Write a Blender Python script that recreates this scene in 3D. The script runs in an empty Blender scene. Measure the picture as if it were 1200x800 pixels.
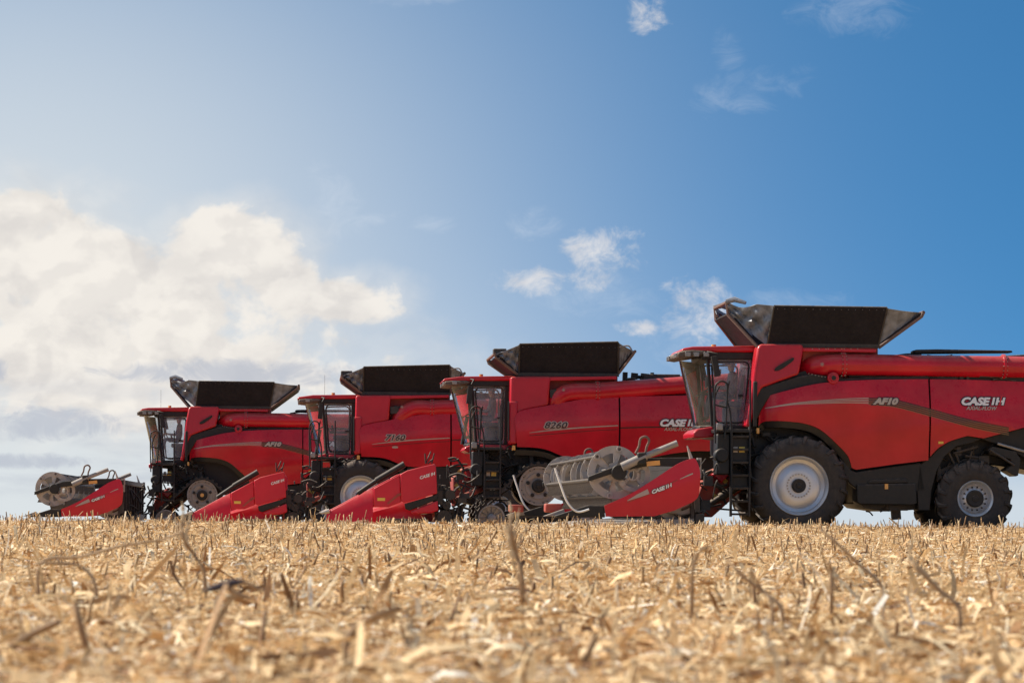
import bpy, bmesh, math, random
import numpy as np
from mathutils import Vector, Matrix, noise
random.seed(7)
rng = np.random.default_rng(11)
PI = math.pi
scene = bpy.context.scene
COL = scene.collection

# ------------------------------------------------------------------ materials
def newmat(name):
    m = bpy.data.materials.new(name); m.use_nodes = True
    nt = m.node_tree
    for n in list(nt.nodes): nt.nodes.remove(n)
    out = nt.nodes.new('ShaderNodeOutputMaterial')
    return m, nt, out

def surf(name, base, rough=0.5, metal=0.0, coat=0.0, dust=0.0, dustcol=(0.36, 0.26, 0.17), var=0.12,
         scale=3.0, bump=0.0, bscale=40.0, side_dust=0.0, spec=0.5, grain=0.0):
    m, nt, out = newmat(name)
    N = nt.nodes.new; L = nt.links.new
    p = N('ShaderNodeBsdfPrincipled')
    tc = N('ShaderNodeTexCoord')
    n1 = N('ShaderNodeTexNoise'); n1.inputs['Scale'].default_value = scale; n1.inputs['Detail'].default_value = 6
    L(tc.outputs['Object'], n1.inputs['Vector'])
    mr = N('ShaderNodeMapRange'); mr.inputs[1].default_value = 0.3; mr.inputs[2].default_value = 0.7
    mr.inputs[3].default_value = 1 - var; mr.inputs[4].default_value = 1 + var
    L(n1.outputs['Fac'], mr.inputs[0])
    mul = N('ShaderNodeVectorMath'); mul.operation = 'SCALE'; mul.inputs[0].default_value = base[:3]
    L(mr.outputs[0], mul.inputs['Scale'])
    col = mul.outputs[0]
    ge = N('ShaderNodeNewGeometry')
    sx = N('ShaderNodeSeparateXYZ'); L(ge.outputs['Normal'], sx.inputs[0])
    n2 = N('ShaderNodeTexNoise'); n2.inputs['Scale'].default_value = scale * 4; n2.inputs['Detail'].default_value = 8
    n2.inputs['Roughness'].default_value = 0.7
    L(tc.outputs['Object'], n2.inputs['Vector'])
    up = N('ShaderNodeMapRange'); up.inputs[1].default_value = 0.1; up.inputs[2].default_value = 0.95
    up.inputs[3].default_value = side_dust; up.inputs[4].default_value = dust
    L(sx.outputs['Z'], up.inputs[0])
    nm = N('ShaderNodeMapRange'); nm.inputs[1].default_value = 0.35; nm.inputs[2].default_value = 0.65
    nm.inputs[3].default_value = 0.3; nm.inputs[4].default_value = 1.4
    L(n2.outputs['Fac'], nm.inputs[0])
    mm = N('ShaderNodeMath'); mm.operation = 'MULTIPLY'; mm.use_clamp = True
    L(up.outputs[0], mm.inputs[0]); L(nm.outputs[0], mm.inputs[1])
    mx = N('ShaderNodeMix'); mx.data_type = 'RGBA'
    L(mm.outputs[0], mx.inputs[0]); L(col, mx.inputs[6]); mx.inputs[7].default_value = (*dustcol, 1)
    L(mx.outputs[2], p.inputs['Base Color'])
    rr = N('ShaderNodeMapRange'); rr.inputs[3].default_value = rough; rr.inputs[4].default_value = min(1, rough + 0.5)
    L(mm.outputs[0], rr.inputs[0]); L(rr.outputs[0], p.inputs['Roughness'])
    p.inputs['Metallic'].default_value = metal
    p.inputs['Specular IOR Level'].default_value = spec
    p.inputs['Coat Weight'].default_value = coat; p.inputs['Coat Roughness'].default_value = 0.06
    if bump:
        n3 = N('ShaderNodeTexNoise'); n3.inputs['Scale'].default_value = bscale; n3.inputs['Detail'].default_value = 5
        L(tc.outputs['Object'], n3.inputs['Vector'])
        b = N('ShaderNodeBump'); b.inputs['Strength'].default_value = bump; b.inputs['Distance'].default_value = 0.02
        L(n3.outputs['Fac'], b.inputs['Height']); L(b.outputs[0], p.inputs['Normal'])
    L(p.outputs[0], out.inputs[0])
    return m

M = {}
M['red'] = surf('red_paint', (0.49, 0.005, 0.020), 0.26, 0, 0.14, dust=0.28, side_dust=0.01, var=0.14, scale=1.6, bump=0.30, bscale=1.7, spec=.34)
M['red2'] = surf('red_paint_header', (0.56, 0.005, 0.024), 0.30, 0, 0.12, dust=0.4, side_dust=0.02, var=0.10, scale=1.2, spec=.34)
M['red_dirty'] = surf('red_paint_dusty', (0.36, 0.018, 0.016), 0.5, 0, 0, dust=0.75, side_dust=0.35, var=0.2, scale=2.5, dustcol=(0.3, 0.15, 0.09))
M['black'] = surf('black_plastic', (0.011, 0.011, 0.012), 0.45, dust=0.3, side_dust=0.025, var=0.2, spec=.35)
M['frame'] = surf('dark_steel', (0.018, 0.017, 0.019), 0.5, 0.2, dust=0.55, side_dust=0.09, var=0.3)
M['screen'] = surf('black_mesh_wall', (0.013, 0.012, 0.016), 0.7, dust=0.10, side_dust=0.02, var=0.2, bump=0.6, bscale=30, spec=.15)
M['fabric'] = surf('grey_tarpaulin', (0.17, 0.185, 0.215), 0.42, dust=0.12, side_dust=0.02, var=0.45, scale=5, bump=0.5, bscale=9)
M['tyre'] = surf('tyre_rubber', (0.015, 0.014, 0.015), 0.7, dust=0.6, side_dust=0.10, var=0.2, scale=2.5, bump=0.2, bscale=20, dustcol=(0.24, 0.17, 0.12))
M['rim'] = surf('silver_rim', (0.58, 0.60, 0.64), 0.38, 0.65, dust=0.5, side_dust=0.05, var=0.1, scale=2.5, dustcol=(0.45, 0.34, 0.24))
M['drive'] = surf('dusty_drive_wheel', (0.30, 0.27, 0.25), 0.6, 0.1, dust=0.8, side_dust=0.45, var=0.15, scale=6, dustcol=(0.40, 0.31, 0.24))
M['reel'] = surf('dusty_reel', (0.40, 0.37, 0.35), 0.55, 0.1, dust=0.6, side_dust=0.3, var=0.2, scale=6, dustcol=(0.50, 0.40, 0.31))
M['wingframe'] = surf('dusty_brown_steel', (0.10, 0.055, 0.045), 0.6, 0.1, dust=0.5, side_dust=0.35, var=0.3, scale=8, dustcol=(0.3,0.2,0.15))
M['tine'] = surf('dark_tines', (0.085, 0.075, 0.07), 0.6, 0.2, dust=0.5, side_dust=0.2, var=0.2, scale=6)
M['steel'] = surf('bare_steel', (0.36, 0.35, 0.35), 0.38, 0.7, dust=0.6, side_dust=0.25, var=0.15, scale=6)
M['greysheet'] = surf('grey_sheet', (0.26, 0.26, 0.27), 0.5, 0.3, dust=0.6, side_dust=0.25, var=0.2, scale=3)
M['white'] = surf('white_paint', (0.78, 0.77, 0.75), 0.4, dust=0.1, var=0.03)
M['cream'] = surf('cream_decal', (0.46, 0.38, 0.31), 0.4, var=0.05)
M['gold'] = surf('gold_decal', (0.22, 0.13, 0.06), 0.4, var=0.05)
M['dark_decal'] = surf('dark_decal', (0.045, 0.012, 0.012), 0.4, var=0.05)
M['grey_decal'] = surf('grey_decal', (0.42, 0.32, 0.28), 0.4, var=0.1)
M['amber'] = surf('amber_lens', (0.72, 0.33, 0.05), 0.3, coat=0.5)
M['yellow'] = surf('yellow_sticker', (0.72, 0.48, 0.08), 0.5)
M['redlens'] = surf('red_lens', (0.6, 0.02, 0.01), 0.2, coat=0.5)
M['lampglass'] = surf('lamp_lens', (0.22, 0.22, 0.23), 0.15, 0.5, dust=.3, side_dust=.3)
M['visor'] = surf('dusty_visor', (0.06, 0.045, 0.042), 0.6, dust=0.7, side_dust=0.2, var=0.4, scale=8, bump=.5, bscale=14)
M['seat'] = surf('seat_fabric', (0.05, 0.05, 0.055), 0.9)
M['skin'] = surf('skin', (0.42, 0.25, 0.18), 0.5)
M['shirt'] = surf('grey_shirt', (0.13, 0.15, 0.19), 0.9)
M['jeans'] = surf('blue_jeans', (0.05, 0.07, 0.12), 0.9)
M['cap'] = surf('dark_cap', (0.03, 0.03, 0.035), 0.9)
M['hair'] = surf('hair', (0.04, 0.025, 0.015), 0.8)

def glass_mat(nm='cab_glass', lo=.02, hi=.09, dc=(.42,.42,.42)):
    m, nt, out = newmat(nm)
    N = nt.nodes.new; L = nt.links.new
    t = N('ShaderNodeBsdfTransparent'); t.inputs[0].default_value = (0.86, 0.89, 0.92, 1)
    g = N('ShaderNodeBsdfGlossy'); g.inputs['Roughness'].default_value = 0.03; g.inputs[0].default_value = (0.9, 0.9, 0.9, 1)
    d = N('ShaderNodeBsdfDiffuse'); d.inputs[0].default_value = (*dc, 1)
    f = N('ShaderNodeFresnel'); f.inputs[0].default_value = 1.33
    a = N('ShaderNodeMixShader'); b = N('ShaderNodeMixShader')
    tc = N('ShaderNodeTexCoord'); n = N('ShaderNodeTexNoise'); n.inputs['Scale'].default_value = 5; n.inputs['Detail'].default_value = 7
    L(tc.outputs['Object'], n.inputs['Vector'])
    mr = N('ShaderNodeMapRange'); mr.inputs[1].default_value = 0.35; mr.inputs[2].default_value = 0.75
    mr.inputs[3].default_value = lo; mr.inputs[4].default_value = hi
    L(n.outputs['Fac'], mr.inputs[0]); L(mr.outputs[0], a.inputs[0])
    L(t.outputs[0], a.inputs[1]); L(d.outputs[0], a.inputs[2])
    L(f.outputs[0], b.inputs[0]); L(a.outputs[0], b.inputs[1]); L(g.outputs[0], b.inputs[2])
    L(b.outputs[0], out.inputs[0])
    return m
M['glass'] = glass_mat()
M['side_glass'] = glass_mat('side_glass_painted_haze', .14, .32, (.60,.66,.75))  # pale diffuse layer paints in the panes' reflection haze

# ------------------------------------------------------------------ mesh builder
class G:
    def __init__(s): s.bm = bmesh.new()
    def _face(s, vs):
        try: return s.bm.faces.new(vs)
        except ValueError: return None
    def box(s, x0, x1, y0, y1, z0, z1, mat=None):
        c = [(x0,y0,z0),(x1,y0,z0),(x1,y1,z0),(x0,y1,z0),(x0,y0,z1),(x1,y0,z1),(x1,y1,z1),(x0,y1,z1)]
        v = [s.bm.verts.new(mat @ Vector(q) if mat else q) for q in c]
        for f in ((0,3,2,1),(4,5,6,7),(0,1,5,4),(1,2,6,5),(2,3,7,6),(3,0,4,7)): s._face([v[i] for i in f])
        return s
    def prism(s, poly, y0, y1, top_in=0):
        if area2(poly) < 0: poly = poly[::-1]
        a = [s.bm.verts.new((x, y0, z)) for x, z in poly]; b = [s.bm.verts.new((x, y1, z)) for x, z in poly]
        n = len(poly)
        s._face(a); s._face(b[::-1])
        for i in range(n):
            j = (i+1) % n; s._face([a[j], a[i], b[i], b[j]])
        return s
    def loft(s, rings, caps=True, closed=True):
        R = [[s.bm.verts.new(p) for p in r] for r in rings]
        for k in range(len(R)-1):
            n = len(R[k])
            for i in range(n if closed else n-1):
                j = (i+1) % n; s._face([R[k][i], R[k][j], R[k+1][j], R[k+1][i]])
        if caps and closed: s._face(R[0][::-1]); s._face(R[-1])
        return s
    def tube(s, pts, r, n=8, caps=True):
        pts = [Vector(p) for p in pts]
        rs = r if isinstance(r, (list, tuple)) else [r]*len(pts)
        rings = []; up = None
        for i, p in enumerate(pts):
            t = (pts[min(i+1, len(pts)-1)] - pts[max(i-1, 0)]).normalized()
            if up is None:
                up = Vector((0,0,1)) if abs(t.z) < 0.9 else Vector((1,0,0))
            u = (up - t*up.dot(t)).normalized(); w = t.cross(u); up = u
            rings.append([p + (u*math.cos(2*PI*k/n) + w*math.sin(2*PI*k/n))*rs[i] for k in range(n)])
        return s.loft(rings, caps)
    def lathe(s, prof, c, n=48):
        """prof = [(y, r)] around the Y axis through c=(x,z)"""
        rings = []
        for y, r in prof:
            rings.append([(c[0] + r*math.cos(2*PI*k/n), y, c[1] + r*math.sin(2*PI*k/n)) for k in range(n)])
        return s.loft(rings, caps=False)
    def disc(s, c, y, r, n=32):
        s._face([s.bm.verts.new((c[0]+r*math.cos(2*PI*k/n), y, c[1]+r*math.sin(2*PI*k/n))) for k in range(n)]); return s
    def sheet(s, rows):
        R = [[s.bm.verts.new(p) for p in r] for r in rows]
        for i in range(len(R)-1):
            for j in range(len(R[i])-1): s._face([R[i][j], R[i][j+1], R[i+1][j+1], R[i+1][j]])
        return s
    def solid(s, t):
        bmesh.ops.recalc_face_normals(s.bm, faces=s.bm.faces[:])
        bmesh.ops.solidify(s.bm, geom=s.bm.faces[:], thickness=t); return s
    def build(s, name, mat, parent=None, bevel=0.0, angle=35, seg=2, mirror=False):
        bm = s.bm
        bmesh.ops.recalc_face_normals(bm, faces=bm.faces[:])
        me = bpy.data.meshes.new(name)
        ca = math.radians(angle)
        for f in bm.faces: f.smooth = True
        for e in bm.edges:
            if len(e.link_faces) == 2: e.smooth = e.calc_face_angle(0) < ca
        bm.to_mesh(me); bm.free()
        for mm_ in (mat if isinstance(mat, list) else [mat]): me.materials.append(mm_ if not isinstance(mm_, str) else M[mm_])
        o = bpy.data.objects.new(name, me); COL.objects.link(o)
        if parent: o.parent = parent
        if bevel:
            b = o.modifiers.new('bevel', 'BEVEL'); b.width = bevel; b.segments = seg; b.limit_method = 'ANGLE'
            b.angle_limit = math.radians(40); b.harden_normals = False
        return o

def area2(poly):
    return sum(poly[i][0]*poly[(i+1)%len(poly)][1] - poly[(i+1)%len(poly)][0]*poly[i][1] for i in range(len(poly)))

def curve(pts, n=6):
    """open Catmull-Rom through pts (2D or 3D)"""
    out = []
    P = [np.array(p, float) for p in pts]
    for i in range(len(P)-1):
        p0 = P[max(i-1,0)]; p1 = P[i]; p2 = P[i+1]; p3 = P[min(i+2,len(P)-1)]
        for k in range(n):
            t = k/n
            out.append(tuple(0.5*((2*p1)+(-p0+p2)*t+(2*p0-5*p1+4*p2-p3)*t*t+(-p0+3*p1-3*p2+p3)*t**3)))
    out.append(tuple(P[-1])); return out

def panel(poly, yf, th=0.05, grid=0.13, holes=None):
    """curved sheet-metal panel: outline in x,z, depth from yf(x,z)"""
    g = G(); bm = g.bm
    if area2(poly) < 0: poly = poly[::-1]
    f = bm.faces.new([bm.verts.new((x, 0, z)) for x, z in poly])
    bmesh.ops.triangulate(bm, faces=[f])
    xs = [p[0] for p in poly]; zs = [p[1] for p in poly]
    for ax, lo, hi in ((0, min(xs), max(xs)), (2, min(zs), max(zs))):
        k = math.floor(lo/grid)+1
        while k*grid < hi:
            co = [0,0,0]; co[ax] = k*grid; no = [0,0,0]; no[ax] = 1
            bmesh.ops.bisect_plane(bm, geom=bm.verts[:]+bm.edges[:]+bm.faces[:], plane_co=co, plane_no=no, dist=1e-5)
            k += 1
    side = 1 if yf(sum(xs)/len(xs), sum(zs)/len(zs)) > 0 else -1
    if th:
        front = bm.verts[:]
        fs = bm.faces[:]
        bnd = [e for e in bm.edges if len(e.link_faces) == 1]
        mp = {}
        for v in front: mp[v] = bm.verts.new((v.co.x, yf(v.co.x, v.co.z) - side*th, v.co.z))
        for v in front: v.co.y = yf(v.co.x, v.co.z)
        for ff in fs: g._face([mp[v] for v in ff.verts][::-1])
        for e in bnd:
            a, b = e.verts; g._face([a, b, mp[b], mp[a]])
    else:
        for v in bm.verts[:]: v.co.y = yf(v.co.x, v.co.z)
    return g

def ribbon(path, w, yf, eps=0.006):
    """flat stripe along an x,z path; w = list of half widths"""
    g = G(); a = []; b = []
    for i, p in enumerate(path):
        q0 = path[max(i-1,0)]; q1 = path[min(i+1,len(path)-1)]
        t = Vector((q1[0]-q0[0], q1[1]-q0[1])).normalized(); n = Vector((-t.y, t.x))
        ww = w[i] if isinstance(w, list) else w
        for s_, L_ in ((1,a),(-1,b)):
            x = p[0]+n.x*ww*s_; z = p[1]+n.y*ww*s_
            y = yf(x,z); L_.append((x, y - eps*(1 if y < 0 else -1), z))
    g.sheet([a,b]); return g

def lettering(s, x, z, size, yf, name, mat, parent, shear=0.25, offset=0.0, slope=0.0, eps=0.012, wide=1.0, extrude=0.003):
    cu = bpy.data.curves.new('t', 'FONT'); cu.body = s; cu.size = size; cu.shear = shear; cu.offset = offset; cu.extrude = extrude
    cu.resolution_u = 3
    t = bpy.data.objects.new('t', cu); COL.objects.link(t)
    bpy.context.view_layer.update()
    me = bpy.data.meshes.new_from_object(t.evaluated_get(bpy.context.evaluated_depsgraph_get()))
    bpy.data.objects.remove(t); bpy.data.curves.remove(cu)
    c, sn = math.cos(slope), math.sin(slope)
    for v in me.vertices:
        u, w, d = v.co.x*wide, v.co.y, v.co.z
        X = x + u*c - w*sn; Z = z + u*sn + w*c
        v.co = (X, yf(X, Z) - eps - d, Z)
    me.materials.clear(); me.materials.append(M[mat])
    o = bpy.data.objects.new(name, me); COL.objects.link(o); o.parent = parent
    return o

def outlined(s, x, z, size, yf, parent, fill='white', line='dark_decal', **k):
    off = k.pop('offset', 0.012); lo = k.pop('lo', 0.02)
    lettering(s, x, z, size, yf, 'lettering_outline', line, parent, offset=off+lo*size/0.2, eps=0.009, **k)
    return lettering(s, x, z, size, yf, 'lettering', fill, parent, offset=off, eps=0.015, **k)

def brand(x, z, size, yf, parent, slope=0.0, fill='white', sub=True):
    """CASE IH wordmark with the I-over-H emblem"""
    outlined('CASE', x, z, size, yf, parent, fill=fill, offset=0.055*size, shear=0.28, slope=slope, wide=1.18)
    c, sn = math.cos(slope), math.sin(slope)
    def em(parts, name, mat, eps):
        g = G()
        for u0, u1, w0, w1 in parts:
            q = []
            for u, w in ((u0,w0),(u1,w0),(u1,w1),(u0,w1)):
                u = x + 0  if False else u + w*0.28
                X = x + (3.06*size + u*size)*c - w*size*sn; Z = z + (3.06*size + u*size)*sn + w*size*c
                q.append((X, yf(X,Z)-eps, Z))
            g._face([g.bm.verts.new(p) for p in q])
        g.solid(-0.002)
        return g.build(name, mat, parent)
    em([(-.05,1.32,-.06,.80)], 'emblem_outline', 'dark_decal', 0.008)
    em([(.02,.24,0,.74),(.40,.63,0,.74),(1.02,1.25,0,.74),(.63,1.02,.28,.46)], 'emblem', fill, 0.014)
    em([(.75,.90,-.02,.9),(.70,.95,-.05,.06),(.70,.95,.82,.93)], 'emblem', 'redlens', 0.019)
    if sub:
        lettering('AXIAL-FLOW', x + 0.55*size, z - 0.50*size, size*0.50, yf, 'lettering', 'cream', parent, shear=0.3, offset=0.012*size, slope=slope, eps=0.012, wide=1.0)

def split_loose(o, name):
    """one mesh object for every connected piece"""
    bm = bmesh.new(); bm.from_mesh(o.data); seen = set(); groups = []
    bm.faces.ensure_lookup_table()
    for f in bm.faces:
        if f.index in seen: continue
        st = [f]; seen.add(f.index); comp = []
        while st:
            q = st.pop(); comp.append(q)
            for v in q.verts:
                for h in v.link_faces:
                    if h.index not in seen: seen.add(h.index); st.append(h)
        groups.append(comp)
    for comp in groups:
        vi = {}; V = []; F = []
        for f in comp:
            r = []
            for v in f.verts:
                if v.index not in vi: vi[v.index] = len(V); V.append(v.co.copy())
                r.append(vi[v.index])
            F.append(r)
        me = bpy.data.meshes.new(name); me.from_pydata(V, [], F); me.polygons.foreach_set('use_smooth', [len(F) > 8]*len(F))
        me.materials.append(o.data.materials[0]); c = bpy.data.objects.new(name, me); COL.objects.link(c); c.parent = o.parent
    bm.free(); bpy.data.objects.remove(o)

def empty(name, loc, rz=0):
    o = bpy.data.objects.new(name, None); COL.objects.link(o); o.location = loc; o.rotation_euler = (0,0,rz)
    o.empty_display_size = 0.5; return o
def tag(o, label=None, cat=None, group=None, kind=None):
    if label: o['label'] = label
    if cat: o['category'] = cat
    if group: o['group'] = group
    if kind: o['kind'] = kind
    return o

# ------------------------------------------------------------------ where the machines stand
FPX = 3920.0; CAMH = 0.45; YAW = math.radians(3.5)
def root_at(px, D, z=0.0):
    """machine whose near body side passes through column px at distance D"""
    X = (px - 600)/FPX*D
    return (X - 1.6*math.sin(YAW), D + 1.6*math.cos(YAW), z)
def measurer(root):
    s, c0 = math.sin(YAW), math.cos(YAW)
    def P(px, py, c=-1.6):
        py2 = py - 0.0075*(px-600); px2 = px + 0.0075*(py-600)
        u = (px2-600)/FPX; v = (600-py2)/FPX
        t = (c - root[0]*s + root[1]*c0)/(c0 - u*s)
        X = u*t - root[0]; Y = t - root[1]
        return (X*c0 + Y*s, CAMH + v*t - root[2])
    return P
SITES = {1: root_at(935, 70.0), 2: root_at(630.5, 82.0, -.10), 3: root_at(445, 94.0, -.17), 4: root_at(252, 106.0, -.28)}
PA = measurer(SITES[1]); PB = measurer(SITES[2])
def polyA(pts, c=-1.6): return [PA(x, y, c) for x, y in pts]
def polyB(pts, c=-1.6): return [PB(x, y, c) for x, y in pts]
# ------------------------------------------------------------------ shared machine parts (all in metres, machine faces -x)
def tyre_wheel(name, parent, cx, cz, r, y0, w, rr, far=False, n_lug=20, bolt=14, dirt=None):
    """y0 = outer face, w = width towards the machine; far mirrors it"""
    sg = -1 if not far else 1                    # outward direction
    Y = lambda d: y0 - sg*d                      # d metres inboard of outer face
    t = empty(name, (cx, 0, cz)); t.parent = parent
    g = G()
    prof = [(0.10, rr), (0.03, rr+0.02), (0.0, rr+0.10), (-0.01, rr+(r-rr)*0.5), (0.02, r-0.13), (0.10, r-0.055),
            (w/2, r-0.035), (w-0.10, r-0.055), (w-0.02, r-0.13), (w+0.01, rr+(r-rr)*0.5), (w, rr+0.1), (w-0.03, rr+0.02), (w-0.10, rr)]
    g.lathe([(Y(a), b) for a, b in prof], (0,0), 72)
    for half in (0, 1):
        for i in range(n_lug):
            a0 = 2*PI*(i + 0.5*half)/n_lug
            rings = []
            # lug runs from the tread centre to the shoulder and down the sidewall
            for d, da, hh, rad in ((0.50*w, 0.0, .030, r-0.04), (0.28*w, 0.09, .04, r-0.045), (0.09*w, 0.18, .045, r-0.06),
                                   (0.0, 0.215, .032, r-0.13), (-0.006, 0.225, .012, r-0.19)):
                dd = d if half == 0 else w - d
                aa = a0 + da*(1.0/r)**0.4
                tw = 0.042 if d > 0.0 else 0.036
                ring = []
                for s1, s2 in ((-1,0),(-.7,1),(.7,1),(1,0)):
                    ang = aa + s1*tw/rad
                    if d > 0.01: R_ = rad - 0.03 + s2*(hh+0.03); yy = Y(dd)
                    else:
                        R_ = rad + s2*0.0; out = (-0.022*s2 if half == 0 else 0.022*s2); yy = Y(dd + out)
                    ring.append((R_*math.cos(ang), yy, R_*math.sin(ang)))
                rings.append(ring)
            g.loft(rings)
    o = g.build('tyre', 'tyre', t, angle=50)
    # dish rim
    g = G()
    k = rr
    g.lathe([(Y(.10), k+.0), (Y(.045), k+.015), (Y(.02), k+.025), (Y(.005), k+.012), (Y(.02), k-.01), (Y(.05), k-.035), (Y(.13), k-.05),
             (Y(.16), k*.80), (Y(.15), k*.77), (Y(.13), k*.72), (Y(.10), k*.50), (Y(.11), k*.36), (Y(.11), 0.001)], (0,0), 64)
    g.build('rim', 'rim', t, angle=28)
    g = G()
    hub = k*.25 if rr > .5 else k*.52
    g.lathe([(Y(.12), hub), (Y(.03), hub*.97), (Y(.015), hub*.85), (Y(.02), hub*.4), (Y(.005), hub*.35), (Y(.0), 0.001)], (0,0), 32)
    g.build('hub', 'black', t)
    g = G()
    br = k*.40 if rr > .5 else k*.68
    nb = 24 if rr > .5 else bolt
    for i in range(nb):
        a = 2*PI*i/nb
        g.tube([(br*math.cos(a), Y(.12), br*math.sin(a)), (br*math.cos(a), Y(.08), br*math.sin(a))], .018 if rr > .5 else .020, 6)
    g.build('wheel_bolts', 'steel' if rr > .5 else 'frame', t)
    return t

def hull_path(circles, n=10):
    """outline of a belt tightly round circles given in order (x, z, r), counter-clockwise"""
    pts = []
    m = len(circles)
    for i in range(m):
        (xa,za,ra),(xb,zb,rb),(xc,zc,rc) = circles[i-1], circles[i], circles[(i+1) % m]
        def tang(p, q):
            dx, dz = q[0]-p[0], q[1]-p[1]; d = math.hypot(dx,dz); base = math.atan2(dz,dx)
            return base - math.acos(max(-1,min(1,(p[2]-q[2])/d)))
        a0 = tang((xa,za,ra),(xb,zb,rb)); a1 = tang((xb,zb,rb),(xc,zc,rc))
        while a1 < a0: a1 += 2*PI
        for k in range(n+1):
            a = a0+(a1-a0)*k/n; pts.append((xb+rb*math.cos(a), zb+rb*math.sin(a)))
    return pts

def resample(path, step, closed=True):
    P = path + ([path[0]] if closed else [])
    L = [0]
    for i in range(len(P)-1): L.append(L[-1]+math.hypot(P[i+1][0]-P[i][0], P[i+1][1]-P[i][1]))
    n = max(3, int(round(L[-1]/step))); out = []
    j = 0
    for k in range(n):
        s = L[-1]*k/n
        while L[j+1] < s: j += 1
        t = (s-L[j])/max(1e-9, L[j+1]-L[j])
        x = P[j][0]+(P[j+1][0]-P[j][0])*t; z = P[j][1]+(P[j+1][1]-P[j][1])*t
        d = math.hypot(P[j+1][0]-P[j][0], P[j+1][1]-P[j][1]) or 1
        out.append((x, z, (P[j+1][0]-P[j][0])/d, (P[j+1][1]-P[j][1])/d))
    return out

def track_unit(parent, cx, far=False, hubmat='black'):
    sg = 1 if far else -1
    t = empty('track_unit', (cx, 0, 0)); t.parent = parent
    ya, yb = sg*1.78, sg*1.12
    circ = [(-1.15, .40, .34), (1.15, .40, .34), (0.0, 1.20, .50)]
    path = hull_path(circ, 12)
    rs = resample(path, .08)
    g = G()
    rings = []
    for x, z, tx, tz in rs:
        nx, nz = tz, -tx
        rings.append([(x, ya, z), (x+nx*.045, ya, z+nz*.045), (x+nx*.045, yb, z+nz*.045), (x, yb, z)])
    g.loft(rings + [rings[0]], caps=False)
    for k, (x, z, tx, tz) in enumerate(resample(path, .16)):
        nx, nz = tz, -tx
        g.loft([[(x+tx*a+nx*b, yy, z+tz*a+nz*b) for a, b in ((-.045,.04),(-.03,.10),(.03,.10),(.045,.04))] for yy in (ya-sg*-.004, (ya+yb)/2)])
        g.loft([[(x+tx*(a+.07)+nx*b, yy, z+tz*(a+.07)+nz*b) for a, b in ((-.045,.04),(-.03,.10),(.03,.10),(.045,.04))] for yy in ((ya+yb)/2, yb+sg*.004)])
    g.build('track_belt', 'tyre', t)
    y = sg*1.74
    Y = lambda d: y - sg*d
    g = G(); c = (0, 1.20)
    g.lathe([(Y(.5), .46), (Y(.04), .485), (Y(.0), .48), (Y(.0), .43), (Y(.03), .425), (Y(.03), .33), (Y(.01), .32), (Y(.02), .24), (Y(.05), .20), (Y(.05), .001)], c, 56)
    for i in range(10):
        a = 2*PI*i/10
        g.tube([(c[0]+.378*math.cos(a), Y(.05), c[1]+.378*math.sin(a)), (c[0]+.378*math.cos(a), Y(.005), c[1]+.378*math.sin(a))], .022, 6)
    g.build('drive_wheel', 'drive', t, angle=30)
    g = G()
    for i in range(5):
        a = 2*PI*i/5 + .35
        x, z = c[0]+.27*math.cos(a), c[1]+.27*math.sin(a)
        g.tube([(x, Y(.02), z), (x, Y(-.004), z)], .048, 12)
    for i in range(24):
        a = 2*PI*i/24
        x, z = c[0]+.425*math.cos(a), c[1]+.425*math.sin(a)
        if i % 3: g.tube([(x, Y(.02), z), (x, Y(-.004), z)], .016, 6)
    g.build('wheel_opening', 'black', t)
    g = G()
    g.lathe([(Y(.06), .17), (Y(-.03), .165), (Y(-.05), .14), (Y(-.05), .07), (Y(-.075), .06), (Y(-.08), .001)], c, 28)
    g.build('hub', 'black', t)
    if hubmat == 'amber':
        g = G(); g.tube([(c[0], Y(-.07), c[1]), (c[0], Y(-.11), c[1])], .06, 16); g.build('hub_cap', 'amber', t)
    for sx in (-1.15, 1.15):
        g = G(); cc = (sx, .40)
        g.lathe([(Y(.5), .33), (Y(.02), .335), (Y(.0), .33), (Y(.0), .29), (Y(.06), .28), (Y(.08), .12), (Y(.0), .11), (Y(-.02), .06), (Y(-.02), .001)], cc, 36)
        for i in range(12):
            a = 2*PI*i/12
            g.tube([(cc[0]+.11*math.cos(a), Y(.03), cc[1]+.11*math.sin(a)), (cc[0]+.29*math.cos(a), Y(.02), cc[1]+.29*math.sin(a))], .014, 5)
        g.build('idler_wheel', 'steel', t, angle=30)
    for sx in (-.55, 0, .55):
        g = G(); cc = (sx, .27)
        g.lathe([(Y(.5), .2), (Y(.04), .205), (Y(.02), .19), (Y(.05), .1), (Y(.0), .09), (Y(.0), .001)], cc, 24)
        g.build('track_roller', 'frame', t, angle=30)
    g = G()
    g.prism([(-1.0,.34),(-.9,.52),(-.35,.62),(0,.9),(.35,.62),(.9,.52),(1.0,.34)], Y(.22), Y(.42))
    g.prism([(-.8,.40),(-.7,.50),(.7,.50),(.8,.40)], Y(.06), Y(.2))
    g.build('track_frame', 'frame', t, bevel=.015)
    return t

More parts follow.
